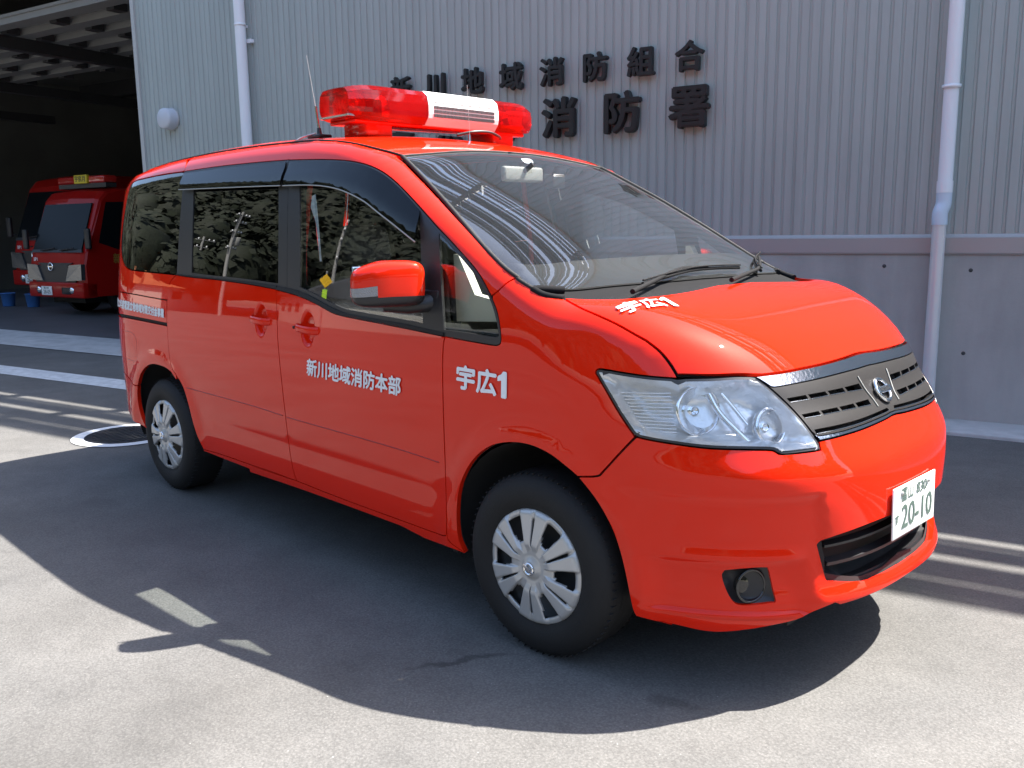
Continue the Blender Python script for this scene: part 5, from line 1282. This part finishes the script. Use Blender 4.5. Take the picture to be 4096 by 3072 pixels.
LP = np.stack([cx_, cy_, cz_], 1)[:, None, :]+dv_*rad
t1 = np.cross(dv_, RNG.normal(0, 1, (nc, nl, 3))); t1 /= np.linalg.norm(t1, axis=2, keepdims=True); nrm_ = dv_+RNG.normal(0, .45, dv_.shape); t2 = np.cross(nrm_, t1); t2 /= np.linalg.norm(t2, axis=2, keepdims=True)
sz_ = RNG.uniform(.18, .42, (nc, nl, 1)); Q4 = np.stack([LP-t1*sz_-t2*sz_*.6, LP+t1*sz_*.7-t2*sz_*.8, LP+t1*sz_+t2*sz_*.6, LP-t1*sz_*.6+t2*sz_], 2).reshape(-1, 3)
nq = nc*nl; me = bpy.data.meshes.new('woodland'); me.vertices.add(nq*4); me.vertices.foreach_set('co', Q4.ravel()); me.loops.add(nq*4); me.loops.foreach_set('vertex_index', np.arange(nq*4))
me.polygons.add(nq); me.polygons.foreach_set('loop_start', np.arange(0, nq*4, 4)); me.polygons.foreach_set('use_smooth', [True]*nq); me.update(calc_edges=True); me.validate()
me.normals_split_custom_set_from_vertices(np.repeat(dv_.reshape(-1, 3), 4, axis=0).tolist())
bmI = bmesh.new(); bmesh.ops.create_icosphere(bmI, subdivisions=2, radius=1); base = np.array([v.co[:] for v in bmI.verts]); bf = np.array([[v.index for v in f.verts] for f in bmI.faces]); bmI.free()
nb = 3600; bs = (cs_[:nb, None]*np.array([.72, .72, .72]))*np.stack([np.ones(nb), np.ones(nb), ch_[:nb]], 1)
bv = base[None]*(1+RNG.normal(0, .07, (nb, len(base), 1)))*bs[:, None, :]+np.stack([cx_, cy_, cz_], 1)[:nb, None, :]; bfa = (bf[None]+(np.arange(nb)*len(base))[:, None, None]).reshape(-1, 3)
mc = bpy.data.meshes.new('woodland_mass'); nt = len(bfa); mc.vertices.add(nb*len(base)); mc.vertices.foreach_set('co', bv.ravel()); mc.loops.add(nt*3); mc.loops.foreach_set('vertex_index', bfa.ravel()); mc.polygons.add(nt); mc.polygons.foreach_set('loop_start', np.arange(0, nt*3, 3)); mc.polygons.foreach_set('use_smooth', [True]*nt); mc.update(calc_edges=True); mc.validate()
tag(link('tree_crowns', mc, LEAFS), 'rounded dark crowns filling the wood on the hillside', 'woodland', kind='stuff')
tag(link('woodland', me, LEAFS), 'dense green woodland covering the hillside across the road', 'woodland', kind='stuff')
# things whose mirror images stand in the side windows: direction from the pane, distance from their usual size
def mirror_dir(u, v):
    P, _ = cast(CAM, rays([(u, v)]), t0=1.2); nn = grad(P)[0]; d = rays([(u, v)])[0]; return P[0], d-2*(d@nn)*nn
def stand(u, v, dist):
    p, r = mirror_dir(u, v); h = r[:2]/np.linalg.norm(r[:2]); q = p[:2]+h*dist; return float(q[0]), float(q[1])
CONCP = pmat('pole_concrete', (.30, .295, .28), rough=.8)
def utility_pole(x, y, h, rz, label, transformer=True):
    t = empty('utility_pole', (x, y, 0), rz); tag(t, label, 'utility pole', 'utility poles along the road opposite')
    MB().tube([(0, 0, -.2), (0, 0, h)], [.13, .08], 14).build('pole', CONCP, t)
    for k, z_ in enumerate((h-.4, h-1.2, h-2.3, h-4.0)):
        L = (1.0, .9, .8, .7)[k]; MB().box((-L, -.05, z_-.05), (L*.6, .05, z_+.05)).build('crossarm', CONCP, t)
        for q in (-.9, -.5, .4): MB().lathe([(0, .16), (.04, .15), (.06, .08), (.04, .0)], 10, Matrix.Translation((q*L, 0, z_+.05))).build('insulator', WHITEV, t)
    if transformer: MB().lathe([(0, .9), (.22, .88), (.25, .8), (.25, .05), (.2, 0)], 18, Matrix.Translation((-.5, 0, h-3.7))).build('transformer', TRIM, t)
x, y = stand(900, 1085, 52); utility_pole(x, y, 10.0, 1.0, 'tall concrete utility pole with transformer opposite the station')
x, y = stand(1330, 1130, 50); utility_pole(x, y, 10.0, .6, 'concrete utility pole with road sign hung on it', False)
x, y = stand(785, 1085, 58); utility_pole(x, y, 7.5, 1.3, 'slim short lamp pole near the orange roofed house', False)
OR = pmat('roof_orange', (.42, .16, .07), rough=.6, noise=(3, .15)); WALLC = pmat('house_wall', (.42, .40, .36), rough=.85)
def house(x, y, rz, w, d, h, rh, roof, label):
    t = empty('house', (x, y, 0), rz); tag(t, label, 'house')
    MB().box((-w/2, -d/2, 0), (w/2, d/2, h)).build('wall', WALLC, t); e = .6
    V = [(-w/2-e, -d/2-e, h), (w/2+e, -d/2-e, h), (w/2+e, d/2+e, h), (-w/2-e, d/2+e, h), (-w/2-e, 0, h+rh), (w/2+e, 0, h+rh)]
    MB().add(V, [(0, 1, 5, 4), (2, 3, 4, 5), (1, 2, 5), (3, 0, 4), (3, 2, 1, 0)]).build('roof', roof, t)
    for k in range(-1, 2):
        for s_ in (-1, 1): MB().box((k*w/3.4-.6, s_*(d/2+.02)-.02, 1.0), (k*w/3.4+.6, s_*(d/2+.02)+.02, 2.1)).build('window', TGLASS, t)
x, y = stand(600, 1062, 58); house(x, y, .9, 9, 7, 2.6, 1.8, OR, 'low house with an orange tiled roof below the woods')
x, y = stand(1440, 1170, 52); house(x, y, .4, 10, 8, 3.2, 1.8, pmat('roof_dark', (.06, .06, .065), rough=.5), 'house with dark grey roof and pale walls across road')
# warning sign on a post by the road
p_, r_ = mirror_dir(1303, 1120); hs_ = np.linalg.norm(r_[:2]); x, y = stand(1303, 1120, 30); zs = float(p_[2]+r_[2]/hs_*30); t = empty('road_sign', (x, y, 0), atan2(-x, y)+pi); tag(t, 'yellow diamond bend warning sign over lime plate on post', 'road sign')
MB().tube([(0, 0, 0), (0, 0, zs+.4)], .04, 10).build('post', SILVER, t)
MB().box((-.17, -.01, -.17), (.17, .01, .17), Matrix.Translation((0, .06, zs)) @ Matrix.Rotation(pi/4, 4, 'Y')).build('diamond', pmat('warn_yellow', (.75, .45, .02), rough=.4), t)
MB().box((-.09, .05, zs-.75), (.09, .07, zs-.30)).build('plate', pmat('lime', (.45, .75, .05), rough=.4), t)
